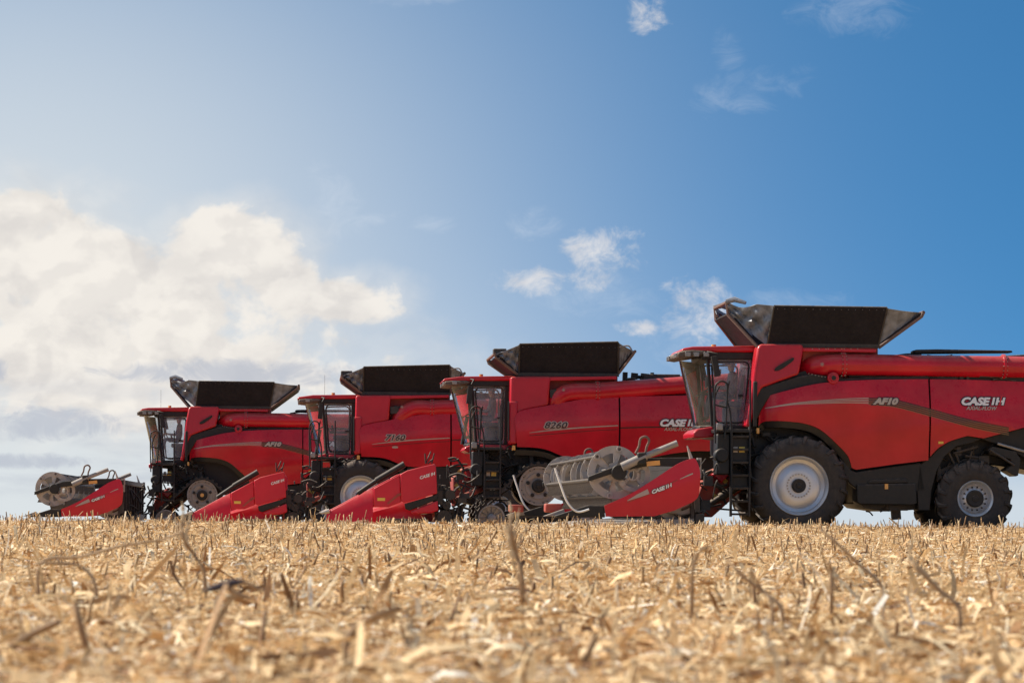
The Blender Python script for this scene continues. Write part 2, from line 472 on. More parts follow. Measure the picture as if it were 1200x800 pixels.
def clutter(g, x0, x1, y0, y1, z0, z1, n, seed, r=(.012,.03), boxes=4):
    rd = random.Random(seed)
    for i in range(n):
        a = Vector((rd.uniform(x0,x1), rd.uniform(y0,y1), rd.uniform(z0,z1)))
        L = rd.uniform(.25,.6)*(x1-x0); dx = rd.uniform(-1,1)*L; dz = rd.uniform(-.7,.7)*(z1-z0)*.6
        b = a + Vector((dx, rd.uniform(-.1,.1), dz))
        b.x = min(max(b.x, x0), x1); b.z = min(max(b.z, z0), z1)
        sag = rd.uniform(-.1,.15)*(z1-z0)
        pts = curve([a, (a+b)/2 + Vector((0, rd.uniform(-.05,.05), sag)), b], 5)
        g.tube(pts, rd.uniform(*r), 6)
    for i in range(boxes):
        cx, cy, cz = rd.uniform(x0,x1), rd.uniform(y0,y1), rd.uniform(z0,z1)
        s_ = rd.uniform(.04,.11); q = rd.uniform(.5,1.6)
        m = Matrix.Translation((cx,cy,cz)) @ Matrix.Rotation(rd.uniform(-.12,.12), 4, 'Y')
        g.box(-s_*q, s_*q, -s_, s_, -s_/q, s_/q, m)
    return g

def ladder(parent, x0, x1, ztop, zbot, yface=-1.86, rungs=6, boxed=True, splay=0.0, rail_top=None, decal=True):
    t = empty('ladder', (0,0,0)); t.parent = parent
    g = G()
    for x in (x0, x1):
        g.box(x-.022, x+.022, yface, yface+.14, zbot, ztop)
    g.build('side_rail', 'frame', t, bevel=.006)
    for i in range(rungs):
        z = zbot + .05 + (ztop - zbot - .25)*i/(rungs-1)
        g = G(); g.box(x0+.022, x1-.022, yface+.004, yface+.2, z-.022, z+.022)
        g.box(x0+.03, x1-.03, yface-.012, yface+.004, z+.004, z+.02)
        g.build('step', 'frame', t, bevel=.005)
    if boxed:
        g = G()
        n0 = int(rungs*.42)
        for i in range(n0, rungs-1) if boxed == True else range(0, rungs-1):
            z = zbot + .05 + (ztop - zbot - .25)*i/(rungs-1); z2 = zbot + .05 + (ztop - zbot - .25)*(i+1)/(rungs-1)
            if boxed == True and i == n0+1: continue
            g.box(x0+.024, x1-.024, yface+.12, yface+.15, z+.03, z2-.03)
        g.build('riser', 'black', t)
    if decal:
        g = G(); xm = (x0+x1)/2; z = ztop - .47
        g.box(xm-.02, xm+.10, yface+.10, yface+.118, z-.06, z+.06)
        g.build('warning_sticker', 'yellow', t)
        g = G(); g.box(xm-.14, xm-.05, yface+.10, yface+.118, z-.06, z+.06); g.build('warning_sticker', 'cream', t)
    return t

def rails(parent, specs, r=.019, mat='black', name='handrail'):
    for pts in specs:
        g = G(); g.tube(curve(pts, 6) if len(pts) > 2 else pts, r, 8); g.build(name, mat, parent)

def seat_and_controls(cab, x, z, y=0.0):
    g = G()
    g.box(x-.25, x+.28, y-.25, y+.25, z+.42, z+.55)
    m = Matrix.Translation((x+.20, y, z+.50)) @ Matrix.Rotation(.16, 4, 'Y')
    g.box(-.06, .08, -.23, .23, 0, .62, m); g.box(-.03, .08, -.13, .13, .64, .84, m)
    g.build('seat', 'seat', cab, bevel=.04)
    g = G(); g.box(x-.18, x+.2, y-.2, y+.2, z, z+.42); g.build('seat_base', 'frame', cab, bevel=.02)
    g = G()
    g.tube([(x-.74, y, z), (x-.62, y, z+.70)], .045, 10)
    g.build('steering_column', 'black', cab)
    g = G()
    c = Vector((x-.58, y, z+.76)); a1 = Vector((0,1,0)); a2 = Vector((.85,0,.5)).normalized()
    ring = [c + (a1*math.cos(2*PI*k/24) + a2*math.sin(2*PI*k/24))*.2 for k in range(25)]
    g.tube(ring, .017, 6, caps=False)
    for k in (0, 8, 16): g.tube([c, ring[k]], .013, 5)
    g.build('steering_wheel', 'black', cab)
    g = G()
    g.box(x-.35, x+.15, y+.34, y+.52, z+.60, z+.68)
    g.tube([(x-.25, y+.43, z+.68), (x-.28, y+.43, z+.84)], .03, 8)
    g.box(x-.5, x-.44, y+.35, y+.65, z+.85, z+1.08); g.tube([(x-.35, y+.45, z+.65), (x-.46, y+.5, z+.9)], .02, 6)
    g.build('armrest_monitor', 'black', cab, bevel=.01)

def driver(loc, rz, label, cap=True, lean=0.0):
    """seated man facing -x; origin at the seat top below his hips"""
    root = empty('person', loc, rz)
    tag(root, label, 'person')
    V = {}
    def skin_body():
        verts = []; edges = []; rad = []
        def v(p, r, parent=None):
            verts.append(p); rad.append(r)
            if parent is not None: edges.append((parent, len(verts)-1))
            return len(verts)-1
        pel = v((0, 0, .10), (.16, .13)); ab = v((-.01, 0, .26), (.145, .115), pel)
        ch = v((-.02, 0, .44), (.165, .12), ab); up = v((-.02, 0, .55), (.13, .10), ch)
        nk = v((-.03, 0, .63), (.06, .06), up); jaw = v((-.06, 0, .70), (.066, .075), nk)
        hd = v((-.05, 0, .79), (.082, .098), jaw); tp = v((-.04, 0, .87), (.07, .085), hd)
        for s in (-1, 1):
            sh = v((-.02, s*.20, .53), (.065, .065), up); el = v((-.12, s*.26, .27), (.045, .045), sh)
            wr = v((-.36, s*.17, .28), (.028, .032), el); pm = v((-.43, s*.16, .30), (.022, .040), wr)
            for k, (dz, dy, L) in enumerate(((0.03,.030,.075),(.012,.012,.088),(-.006,-.006,.082),(-.022,-.024,.066))):
                f1 = v((-.47, s*(.16+dy), .305), (.010,.010), pm); v((-.47-L*.55, s*(.16+dy), .285), (.009,.009), f1)
                v((-.47-L*.6, s*(.16+dy), .255), (.008,.008), len(verts)-1)
            th = v((-.42, s*.11, .315), (.011,.011), pm); v((-.46, s*.095, .30), (.009,.009), th)
            hp = v((-.05, s*.10, .09), (.095, .09), pel); kn = v((-.46, s*.15, .12), (.062, .062), hp)
            cf = v((-.50, s*.15, -.10), (.058,.058), kn); an = v((-.52, s*.15, -.34), (.040, .040), cf)
            hl = v((-.50, s*.15, -.40), (.045,.04), an); v((-.68, s*.16, -.41), (.032, .042), hl)
        return verts, edges, rad
    verts, edges, rad = skin_body()
    me = bpy.data.meshes.new('body'); me.from_pydata(verts, edges, [])
    o = bpy.data.objects.new('body', me); COL.objects.link(o)
    sm = o.modifiers.new('skin', 'SKIN'); o.modifiers.new('sub', 'SUBSURF').levels = 2; sm.use_smooth_shade = True
    if not me.skin_vertices:
        bpy.context.view_layer.objects.active = o
    sv = me.skin_vertices[0].data if me.skin_vertices else None
    if sv is None:
        return root
    for i, r in enumerate(rad): sv[i].radius = r
    sv[0].use_root = True
    bpy.context.view_layer.update()
    me2 = bpy.data.meshes.new_from_object(o.evaluated_get(bpy.context.evaluated_depsgraph_get()))
    bpy.data.objects.remove(o)
    me2.name = 'body'; me2.materials.clear()
    for k in ('shirt', 'skin', 'jeans', 'black'): me2.materials.append(M[k])
    for p in me2.polygons:
        c = p.center; p.use_smooth = True
        if c.z > .64 or (c.x < -.34 and c.z > .2): p.material_index = 1
        elif c.z < -.36: p.material_index = 3
        elif c.z < .19: p.material_index = 2
    b = bpy.data.objects.new('body', me2); COL.objects.link(b); b.parent = root
    if lean: b.rotation_euler = (0, lean, 0)
    # cap, hair, nose and ears
    g = G()
    rings = []
    for k, (z, rx, ry) in enumerate(((.785, .112, .088), (.84, .108, .088), (.885, .088, .074), (.915, .05, .045), (.925, .01, .01))):
        rings.append([(-.045+rx*math.cos(a*2*PI/20), ry*math.sin(a*2*PI/20), z) for a in range(20)])
    g.loft(rings, caps=True)
    g.sheet([[(-.12, -.07+i*.02, .80+.012*math.cos((i-3.5)*.35)) for i in range(8)], [(-.225+.004*(i-3.5)**2, -.06+i*.0172, .782+.008*math.cos((i-3.5)*.35)) for i in range(8)]])
    g.build('cap', 'cap', root)
    g = G(); g.loft([[(-.03+.095*math.cos(a*2*PI/16)*(1 if math.cos(a*2*PI/16) > 0 else .3), .084*math.sin(a*2*PI/16), z) for a in range(16)] for z in (.73, .80)])
    g.build('hair', 'hair', root)
    g = G(); g.loft([[(-.135, -.012, .755), (-.135, .012, .755), (-.165, 0, .735)], [(-.130, -.006, .79), (-.130, .006, .79), (-.137, 0, .79)]])
    for s in (-1, 1):
        g.tube([(-.035, s*.074, .735), (-.03, s*.084, .765), (-.035, s*.076, .785)], .012, 6)
    g.build('nose_and_ears', 'skin', root)
    g = G()
    for s in (-1, 1): g.tube([(-.118, s*.032, .775), (-.134, s*.032, .775)], .010, 8)
    g.tube([(-.122, -.022, .705), (-.132, 0, .703), (-.122, .022, .705)], .006, 5)
    g.build('eyes_and_mouth', 'hair', root)
    return root
# ------------------------------------------------------------------ cab
def build_cab(parent, kind, own):
    if kind == 'A':
        Q = lambda x, y, c=-.95: PA(x, y, c)
        at, ab, bt, bb = Q(829.5,421), Q(835,499), Q(882,421), Q(876,499)
        ft, fb = Q(798,424,-.4), Q(815.5,500,-.4)
        roof = [Q(*p) for p in ((797,412),(800,408),(812,406),(889,405),(889,413))]
        visor = [Q(*p) for p in ((785.5,416),(787,412),(795,410.5),(812,410),(826,411),(829,413.5),(822,416),(794,419.5),(788,418.5))]
        band = [Q(*p) for p in ((822,412.5),(889,412.5),(889,421.5),(822,421.5))]
        base = [Q(*p) for p in ((820,499),(890,498),(890,512),(850,514),(826,511),(819,505))]
        nose = [Q(*p) for p in ((812,507),(818,502),(835,499.5),(838,511),(826,513),(813,513))]
    else:
        Q = lambda x, y, c=-.95: PB(x, y, c)
        at, ab, bt, bb = Q(553,452), Q(558,520), Q(593,451), Q(592,520)
        ft, fb = Q(527.5,453,-.4), Q(545,522,-.4)
        roof = [Q(*p) for p in ((518,446.5),(521,443.5),(540,441),(603,440.5),(603,446))]
        visor = [Q(*p) for p in ((518,449),(519,446.5),(526,446),(545,446),(551,447),(549,450),(526,452),(520,451.5))]
        band = [Q(*p) for p in ((546,445.5),(603,445.5),(603,452.5),(546,452.5))]
        base = [Q(*p) for p in ((548,520),(606,520),(606,530),(548,530))]
        nose = [Q(*p) for p in ((543,527),(546,523),(557,519),(558,528),(548,529.5))]
    visor = [(x + (.14 if kind == 'A' else .05)*(1 if k in (0, 1, 2, len(visor)-1, len(visor)-2) else 0), z) for k, (x, z) in enumerate(visor)]
    cab = empty('cab', (0,0,0)); cab.parent = parent
    W = .93
    def arc(x_side, x_front, z, n=13, k=1.0):
        return [(x_side + (x_front-x_side)*math.cos(s*PI/2)**.85 if abs(s) < 1 else x_side, W*k*s, z) for s in np.linspace(-1, 1, n)]
    # roof
    g = G(); n = 7
    g.prism(roof, -1.02, 1.02); g.build('roof', 'red', cab, bevel=.05, seg=3)
    g = G(); g.prism(visor, -1.05, 1.05); g.build('visor', 'visor', cab, bevel=.03)
    g = G(); g.prism(band, -.97, .97); g.build('header_band', 'black', cab, bevel=.02)
    v0 = visor[0]
    for i, y in enumerate((-.85,-.55,.55,.85)):
        g = G(); g.box(v0[0]-.02, v0[0]+.05, y-.09, y+.09, v0[1]-.05, v0[1]+.05); g.build('work_light', 'lampglass', cab, bevel=.01)
    for i, dx in enumerate((.16,.34,.55) if kind == 'A' else (.2,)):
        g = G(); g.box(v0[0]+dx, v0[0]+dx+.12, -1.075, -1.04, v0[1]-.03, v0[1]+.06); g.build('work_light', 'lampglass', cab, bevel=.008)
    # glass
    g = G(); top = arc(at[0], ft[0], at[1]+.02, 17); bot = arc(ab[0], fb[0], ab[1]-.01, 17, .95)
    rows = [[tuple(Vector(a).lerp(Vector(b), k/4)) for a, b in zip(top, bot)] for k in range(5)]
    g.sheet(rows); g.build('windshield', 'glass', cab, angle=80)
    for s in (-1, 1):
        g = G(); g.sheet([[(at[0]+.03, s*W, at[1]),(bt[0]-.03, s*W, bt[1])], [(ab[0]+.03, s*W*.96, ab[1]+.02),(bb[0]-.03, s*W*.96, bb[1]+.02)]])
        g.build('side_window', 'side_glass', cab)
        g = G()
        g.tube([(at[0], s*W, at[1]), (ab[0], s*W*.96, ab[1])], .038, 8)
        g.build('pillar', 'black', cab)
        g = G()
        g.loft([[(bt[0]-.02, s*(W-.06), bt[1]), (bt[0]-.02, s*(W+.02), bt[1]), (bt[0]+.12, s*(W+.02), bt[1]), (bt[0]+.12, s*(W-.06), bt[1])],
                [(bb[0]-.02, s*(W-.09), bb[1]), (bb[0]-.02, s*(W-.01), bb[1]), (bb[0]+.10, s*(W-.01), bb[1]), (bb[0]+.10, s*(W-.09), bb[1])]])
        g.build('pillar', 'black', cab, bevel=.01)
        g = G()
        a, b, c_, d = (at[0]+.08, at[1]-.05), (bt[0]-.07, bt[1]-.05), (bb[0]-.07, bb[1]+.07), (ab[0]+.07, ab[1]+.07)
        loop = []
        cs = [a, b, c_, d]
        for i in range(4):
            p, q, r_ = Vector(cs[i-1]), Vector(cs[i]), Vector(cs[(i+1) % 4])
            e1 = q + (p-q).normalized()*.13; e2 = q + (r_-q).normalized()*.13
            for k in range(6):
                t = k/5; pp = e1*(1-t)**2 + q*2*t*(1-t) + e2*t*t; loop.append((pp.x, s*(W-.012 + (.0 if True else 0)) * (.985 if i > 1 else 1.0), pp.y))
        loop.append(loop[0]); g.tube(loop, .020, 6, caps=False)
        g.box(bb[0]-.20, bb[0]-.10, s*W-.03, s*W+.03, bb[1]+.62, bb[1]+.66)
        g.build('door_frame', 'black', cab)
        # mirror on its arm
        g = G()
        mx, mz = (at[0]+.14, at[1]-.14) if kind == 'A' else (at[0]-.06, at[1]-.22)
        g.tube([(at[0]-.05, s*1.0, at[1]+.16), (at[0]+.04, s*1.12, at[1]+.14), (mx+.04, s*1.17, mz+.24)], .022, 8)
        m = Matrix.Translation((mx, s*1.17, mz)) @ Matrix.Rotation(-.20 if kind == 'A' else .10, 4, 'Y')
        g.box(-.065, .055, -.09, .09, -.23, .20, m)
        g.build('mirror', 'black', cab, bevel=.03, seg=3)
    g = G()
    g.tube(bot, .03, 6); g.build('windshield_sill', 'black', cab)
    g = G(); g.prism(base, -.92, .92); g.build('cab_base', 'black', cab, bevel=.02)
    g = G(); g.prism(nose, -.97, .97); g.build('cab_corner', 'red', cab, bevel=.03)
    if kind == 'B':
        g = G(); r0 = Q(561,521); r1 = Q(605,528); g.box(r0[0], r1[0], -1.0, -.90, r1[1], r0[1]); g.build('cab_sill', 'red', cab, bevel=.02)
    # rear wall with window
    zb = bb[1]; zt = bt[1]
    g = G(); g.box(bt[0]+.10, bt[0]+.14, -.9, .9, zb-.02, zt)
    g.build('rear_wall', 'black', cab)
    # wiper and interior
    g = G(); g.tube([(fb[0]+.14, -.45, fb[1]+.02), (fb[0]+.03, -.30, fb[1]+.45), (ft[0]+.22, -.1, fb[1]+.9)], .012, 5)
    g.build('wiper', 'black', cab)
    g = G(); g.box(ab[0]-.1, ab[0]+.02, -.55, -.05, ab[1]+.02, ab[1]+.1); g.build('floor_mat', 'black', cab)
    sx = bb[0] - (.22 if kind == 'A' else .28)
    seat_and_controls(cab, sx, zb)
    g = G(); g.tube([(at[0]+.3, .5, roof[2][1]-.02), (at[0]+.3, .5, roof[2][1]+.12)], .05, 10); g.build('beacon', 'amber', cab)
    if own(600,600)[0] > 3 : g = G(); g.tube([(at[0]+.05, -.3, roof[2][1]-.02), (at[0]+.05, -.3, roof[2][1]+.6)], .004, 5); g.build('aerial', 'frame', cab)
    return cab, (sx, zb + .55)

# ------------------------------------------------------------------ grain tank extension with folding wings
def tank_extension(parent, P, wall, fwing, rwing, yb=1.35, yt=1.62, kind='A'):
    """wall = bottom-front, top-front, top-rear, bottom-rear; fwing = list along front wing from hinge to tip, then tip top"""
    t = empty('grain_tank_extension', (0,0,0)); t.parent = parent
    bf, tf, tr, br = [P(*p, -1.5) for p in wall]
    for s in (-1, 1):
        g = G()
        g.sheet([[(bf[0], s*yb, bf[1]), (br[0], s*yb, br[1])], [(tf[0], s*yt, tf[1]), (tr[0], s*yt, tr[1])]]).solid(.03)
        g.build('side_wall', 'screen', t)
        g = G()
        for (a, b) in (((tf[0],s*yt,tf[1]+.01), (tr[0],s*yt,tr[1]+.01)), ((tf[0],s*(yt+.02),tf[1]), (bf[0],s*(yb+.02),bf[1])), ((tr[0],s*(yt+.02),tr[1]), (br[0],s*(yb+.02),br[1]))):
            g.tube([a, b], .022, 6)
        g.box(bf[0]-.02, br[0]+.02, s*yb-.05, s*yb+.05, bf[1]-.03, bf[1]+.05)
        g.build('wall_frame', 'frame', t)
        # rivets
        g = G()
        for k in range(16):
            u = (k+.5)/16
            x = bf[0]+(br[0]-bf[0])*u; xt = tf[0]+(tr[0]-tf[0])*u
            g.tube([(xt, s*(yt-.005), tf[1]-.05), (xt, s*(yt+.02), tf[1]-.05)], .006, 5)
        g.build('rivets', 'steel', t)
    for nm, wing, (hb, ht) in (('front_wing', fwing, (bf, tf)), ('rear_wing', rwing, (br, tr))):
        pts = [P(*p, -1.5) for p in wing]
        hinge, tipl, tipu = pts[0], pts[1], pts[2]
        ww = 1.05 if (nm[0] == 'f' and kind == 'A') else yt*1.0
        g = G()
        g.loft([[(hinge[0], -yb*.98, hinge[1]), (hinge[0], yb*.98, hinge[1]), (hinge[0]+(.06 if nm[0]=='f' else -.06), yb*.98, hinge[1]+.03), (hinge[0]+(.06 if nm[0]=='f' else -.06), -yb*.98, hinge[1]+.03)],
                [(tipl[0], -ww, tipl[1]), (tipl[0], ww, tipl[1]), (tipl[0]+(.05 if nm[0]=='f' else -.05), ww, tipl[1]+.05), (tipl[0]+(.05 if nm[0]=='f' else -.05), -ww, tipl[1]+.05)]])
        g.build(nm, 'screen', t)
        g = G()
        for s in (-1, 1):
            g.tube([(hinge[0], s*yb, hinge[1]), (tipl[0], s*ww, tipl[1]), (tipu[0], s*ww, tipu[1])], .035, 6)
        g.tube([(tipu[0], -ww, tipu[1]), (tipu[0], ww, tipu[1])], .04, 6)
        g.build('wing_frame', 'wingframe', t)
        # folded tarpaulin gusset between wing and wall, sagging with wrinkles
        for s in (-1, 1):
            rows = []
            nn, mm_ = 14, 8
            for i in range(nn+1):
                u = i/nn
                if nm[0] == 'f' and kind == 'A': sag = -.10*math.sin(PI*min(1,u*1.6)) + .02
                else: sag = -.012*math.sin(PI*u)
                top = Vector((tipu[0], s*ww*.99, tipu[1])).lerp(Vector((ht[0], s*yt*.99, ht[1])), u) + Vector((0,0,sag))
                low = Vector((tipl[0], s*ww*.97, tipl[1]-.0)).lerp(Vector((hb[0], s*yb*.98, hb[1])), u)
                row = []
                for j in range(mm_+1):
                    p = top.lerp(low, j/mm_)
                    env = math.sin(PI*j/mm_)**.5
                    wr = .075*math.sin(u*19 + j*1.0 + s) + .05*math.sin(u*9 - j*1.9) if nm[0] == 'f' else .018*math.sin(u*30)
                    p = p + Vector((0, s*wr*env - s*.05*env, -.02*env*math.cos(u*15)))
                    row.append(tuple(p))
                rows.append(row)
            g = G(); g.sheet(rows).solid(.012); g.build('gusset', 'fabric' if nm[0] == 'f' else 'fabric', t, angle=70)
    if kind == 'A':
        q_ = P(fwing[2][0], fwing[2][1], -1.5); p = (q_[0]+.08, q_[1]+.03)
        g = G(); g.tube([(p[0]-.10, -1.05, p[1]-.02), (p[0]+.08, -1.08, p[1]+.03), (p[0]+.30, -1.2, p[1]-.05)], [.05,.06,.035], 8); g.build('rolled_tarpaulin', 'fabric', t)
        g = G(); g.tube([(p[0]-.10, 1.05, p[1]-.02), (p[0]+.08, 1.08, p[1]+.03), (p[0]+.30, 1.2, p[1]-.05)], [.05,.06,.035], 8); g.build('rolled_tarpaulin', 'fabric', t)
    else:
        g = G(); q0 = P(724, 407, -1.5); q1 = P(737, 406, -1.5); q2 = P(741, 413, -1.5)
        g.tube(curve([(q0[0], -1.58, q0[1]), ((q0[0]+q1[0])/2, -1.58, q0[1]+.03), (q1[0], -1.58, q1[1]), (q2[0], -1.58, q2[1])], 6), .02, 6)
        g.build('grab_handle', 'steel', t)
        g = G(); m0 = P(584, 414, -1.5)
        g.box(m0[0]-.12, m0[0]+.2, -1.5, -1.1, m0[1]-.05, m0[1]+.12); g.build('hinge_motor', 'frame', t, bevel=.02)
    return t

def auger_tube(parent, pts, r, flange_at, elbow_low=None):
    t = empty('unloading_auger', (0,0,0)); t.parent = parent
    g = G(); g.tube(pts, r, 28); g.build('tube', 'red', t, angle=50)
    for x, y, z in flange_at:
        g = G(); g.tube([(x-.03, y, z), (x+.03, y, z)], r+.035, 28)
        g.build('flange', 'red', t, bevel=.006)
        g = G()
        for k in range(16):
            a = 2*PI*k/16
            g.tube([(x-.05, y+(r+.02)*math.cos(a), z+(r+.02)*math.sin(a)), (x+.05, y+(r+.02)*math.cos(a), z+(r+.02)*math.sin(a))], .007, 5)
        g.build('flange_bolts', 'cream', t)
    return t

# ------------------------------------------------------------------ the newer body style (rounded, with black inset)
def yfA(x, z):
    # crease runs along the side stripes, falling to the rear
    zc = np.interp(x, [-1, 1.0, 2.8, 4.9, 8], [2.6, 2.85, 2.68, 2.2, 1.6])
    d = z - zc
    base = -.028*math.exp(-((z - 1.95 - .12*x)/.16)**2) - (1.70 - .16*(math.sqrt(d*d + .012) - .11) * (1.6 if d > 0 else .8))
    roll = .22*math.exp(-((x + .85)/.28)**2)           # the front corner turns in
    return base + roll + .02*math.sin(x*1.1+z)
def body_new(t, P, name_txt):
    yf = yfA; yfm = lambda x, z: -yfA(x, z)
    A = lambda pts, c=-1.6: [P(x, y, c) for x, y in pts]
    top = curve(A(((891,477),(893,470),(900,464),(926,456.5),(955,450),(987,446.5),(1035,444.5),(1088,444))), 5)
    low_pts = A(((1088,539),(1050,543.5),(1004,550),(999,548)))
    arch = curve(A(((999,548),(994,534),(980,519.5),(962,504),(944,496.5),(920,493.5),(897,493.5),(890,499))), 5)
    front_poly = top + low_pts[:-1] + arch
    rear_poly = curve(A(((1090,444),(1150,445),(1220,448),(1290,455))),4) + A(((1310,470),(1300,478),(1200,500.5),(1152,513.5),(1133,510.5))) + curve(A(((1133,510.5),(1112,517),(1098,526),(1090,535))), 4)
    for f in (yf, yfm):
        near = f is yf
        sp = panel(front_poly, f, .05, .14).build('side_panel', 'red', t, bevel=.022, angle=22, seg=3)
        rp = panel(rear_poly, f, .05, .14).build('side_panel', 'red', t, bevel=.022, angle=22, seg=3)
        if near:
            # stripes: cream at the front turning dark with gold rearward
            base = curve(A(((897,479),(930,473.5),(965,470.5),(1000,468.5),(1026,468.5),(1050,471),(1090,481.5),(1140,495),(1181,503))), 8)
            n = len(base)
            for k, off in enumerate((-.3, .7, 1.7, 2.7)):
                for lo, hi, mat, pn in ((0, .46, 'cream', sp), (.46, .66, 'dark_decal', sp), (.67, 1.0, 'dark_decal', rp)):
                    seg = []
                    w = []
                    for i in range(int(lo*(n-1)), int(hi*(n-1))+1):
                        u = i/(n-1); spread = .042*min(1, u*1.8+.05)
                        seg.append((base[i][0], base[i][1] - off*spread + .02)); w.append(.003 + .006*min(1, u*1.6))
                    ribbon(seg, w, f, .007).build('stripe', mat, pn)
                    if mat == 'dark_decal':
                        ribbon([(a, b-.022) for a, b in seg], .006, f, .0085).build('stripe', 'gold', pn)
            x, z = P(1023, 473.5); outlined(name_txt, x, z, .175, f, sp, fill='cream', offset=.012, shear=.3, wide=1.28)
            x, z = P(1125, 474); brand(x, z, .215, f, rp)
            x0, z0 = P(1099, 520); x1, z1 = P(1105, 517)
            ribbon([(x0, (z0+z1)/2), (x1, (z0+z1)/2)], .025, f, .008).build('side_reflector', 'yellow', rp)
        # black lip following the wheel arch
        lip = [(x, z-.005) for x, z in arch]
        g = G(); outer = [(x, f(x, z)*.975, z) for x, z in lip]
        inner = []
        for i, (x, z) in enumerate(lip):
            q0 = lip[max(i-1,0)]; q1 = lip[min(i+1,len(lip)-1)]
            tv = Vector((q1[0]-q0[0], q1[1]-q0[1])).normalized(); nn = Vector((-tv.y, tv.x))
            if nn.y > 0: nn = -nn
            if i < 6: nn = Vector((-.9, -.45))
            inner.append((x+nn.x*.13, f(x,z)*.95, z+nn.y*.13))
        rows = [outer, inner, [(x, yy*.62, z) for x, yy, z in inner]]
        g.sheet(rows).solid(.02); g.build('wheel_arch', 'black', t, angle=60)
    # black inset between tank and side panel
    s1 = A(((886,458),(892,454),(912,448),(938,440.5),(952,438),(990,443),(1040,441),(1090,440),(1090,446),(1035,447),(987,449),(955,453),(926,460),(901,467),(893,480),(889,490),(884,490)))
    for s in (-1, 1):
        g = G(); g.prism(s1, s*1.54, s*1.30); g.build('inset_panel', 'black', t, bevel=.03)
    # tank front column, red
    col = A(((890,404.5),(893,402.8),(941,403),(942.5,408),(936.5,438.5),(912,447),(893,454),(889,462),(886,470),(884,485),(879,500),(874,499),(879,470),(884,430),(888,408)))
    g = G(); g.prism(col, -1.58, 1.58)
    for v in g.bm.verts:                                     # shoulders taper towards the top
        if v.co.z > P(0, 420)[1]: v.co.y *= .965
    colo = g.build('grain_tank', 'red', t, bevel=.05, angle=20, seg=3)
    for s in (-1, 1):
        g = G(); g.prism(curve(A(((908,434.5),(910,430),(926,420.5),(930,419),(929,423),(915,433),(908,434.5))), 4)[:-1], s*1.60, s*1.52); g.build('vent', 'black', colo)
        g = G(); a, b = P(884.5, 447), P(884.5, 500); g.box(a[0]-.03, a[0]+.05, s*1.60-.05, s*1.60+.03, b[1], a[1]); g.build('corner_rail', 'black', t, bevel=.015)
        a = P(888, 504); g = G(); g.box(a[0]-.03, a[0]+.03, s*1.58-.05, s*1.58+.04, a[1]-.07, a[1]+.05); g.build('marker_lamp', 'amber', t, bevel=.01)
    # tank body and engine deck
    g = G(); g.prism(A(((889,450),(945,434),(990,446),(985,470),(889,480))), -1.35, 1.35); g.build('tank_floor', 'black', t)
    g = G(); g.prism(A(((940,404.5),(1029,406),(1029,446),(940,446)), -1.25), -1.25, 1.25); g.build('grain_tank_body', 'red_dirty', t, bevel=.03)
    for s in (-1, 1): g = G(); g.prism(A(((941,407.5),(1027,409),(1027,413),(941,411.5)), -1.5), s*1.5, s*1.24); g.build('tank_rail', 'red', t, bevel=.015)
    g = G()
    for k in range(9):
        x, z = P(952+k*6.2 + (k % 3)*1.7, 408.6, -1.5); g.tube([(x, -1.52, z), (x, -1.49, z)], .009, 6)
    g.build('rail_bolts', 'cream', t)
    g = G(); g.prism(A(((1029,416),(1292,420),(1300,450),(1300,480),(1150,510),(1029,500)), -1.3), -1.42, 1.42); g.build('engine_housing', 'black', t, bevel=.03)
    g = G(); g.prism(A(((1071,411),(1074,409.5),(1098,409),(1186,410.5),(1187,413),(1072,414)), -1.2), -1.2, -.75); g.build('deck_grille', 'black', t, bevel=.02)
    g = G(); clutter(g, P(1060,0,-1)[0], P(1250,0,-1)[0], -1.2, 1.0, P(0,418,-1)[1], P(1090,411,-1)[1], 10, 5, boxes=12); g.build('engine_hoses', 'frame', t)
    g = G(); clutter(g, P(1000,0)[0], P(1220,0)[0], -1.45, -1.35, P(1090,446)[1], P(1090,439)[1], 14, 9, (.012,.022), 10); g.build('deck_piping', 'frame', t)
    # unloading auger
    x0, z0 = P(988, 427.2, -1.45); x1, z1 = P(1335, 432, -1.45); r = .225
    pts = [(x1, -1.45, z1), (x0+.2, -1.45, z0)] + curve([(x0-.05, -1.45, z0), (x0-.38, -1.40, z0-.02), (x0-.62, -1.22, z0-.05), (x0-.72, -.95, z0-.12)], 6)
    au = auger_tube(t, pts, r, [(x0, -1.45, z0), (x0+3.4, -1.45, (z0*3+z1)/4)])
    g = G(); a = P(976, 443, -1.6); g.tube([(a[0], -1.40, a[1]), (a[0], -1.68, a[1])], .12, 20); g.tube([(a[0], -1.67, a[1]), (a[0], -1.72, a[1])], .075, 16); g.build('elbow_gearbox', 'red', au, bevel=.01)
    g = G(); a = P(976, 443, -1.6); g.tube([(a[0], -1.71, a[1]), (a[0], -1.73, a[1])], .05, 14); g.build('elbow_cap', 'black', au)
    g = G(); a = P(963, 427, -1.6)
    for k in range(4):
        q = k*PI/4; g.tube([(a[0]-.045*math.cos(q), -1.66, a[1]-.045*math.sin(q)), (a[0]+.045*math.cos(q), -1.66, a[1]+.045*math.sin(q))], .005, 4)
    g.build('cast_mark', 'grey_decal', au)
    g = G()
    for k in range(12):
        u = k/11; q = P(948+u*42, 437.5+4.5*math.sin(u*2.6), -1.6); g.tube([(q[0], -1.50, q[1]), (q[0], -1.62, q[1])], .008, 5)
    g.build('elbow_bolts', 'cream', au)
    g = G(); g.tube([(x1-.02, -1.45, z1), (x1+.35, -1.45, z1-.12)], .24, 20); g.build('spout', 'black', au)
    tank_extension(t, P, ((900,404.5),(906,359.5),(1038.5,361.5),(1030,406)), ((889,406),(856,367),(855,352.5)), ((1031,407),(1079,371),(1081,366.5)), kind='A')
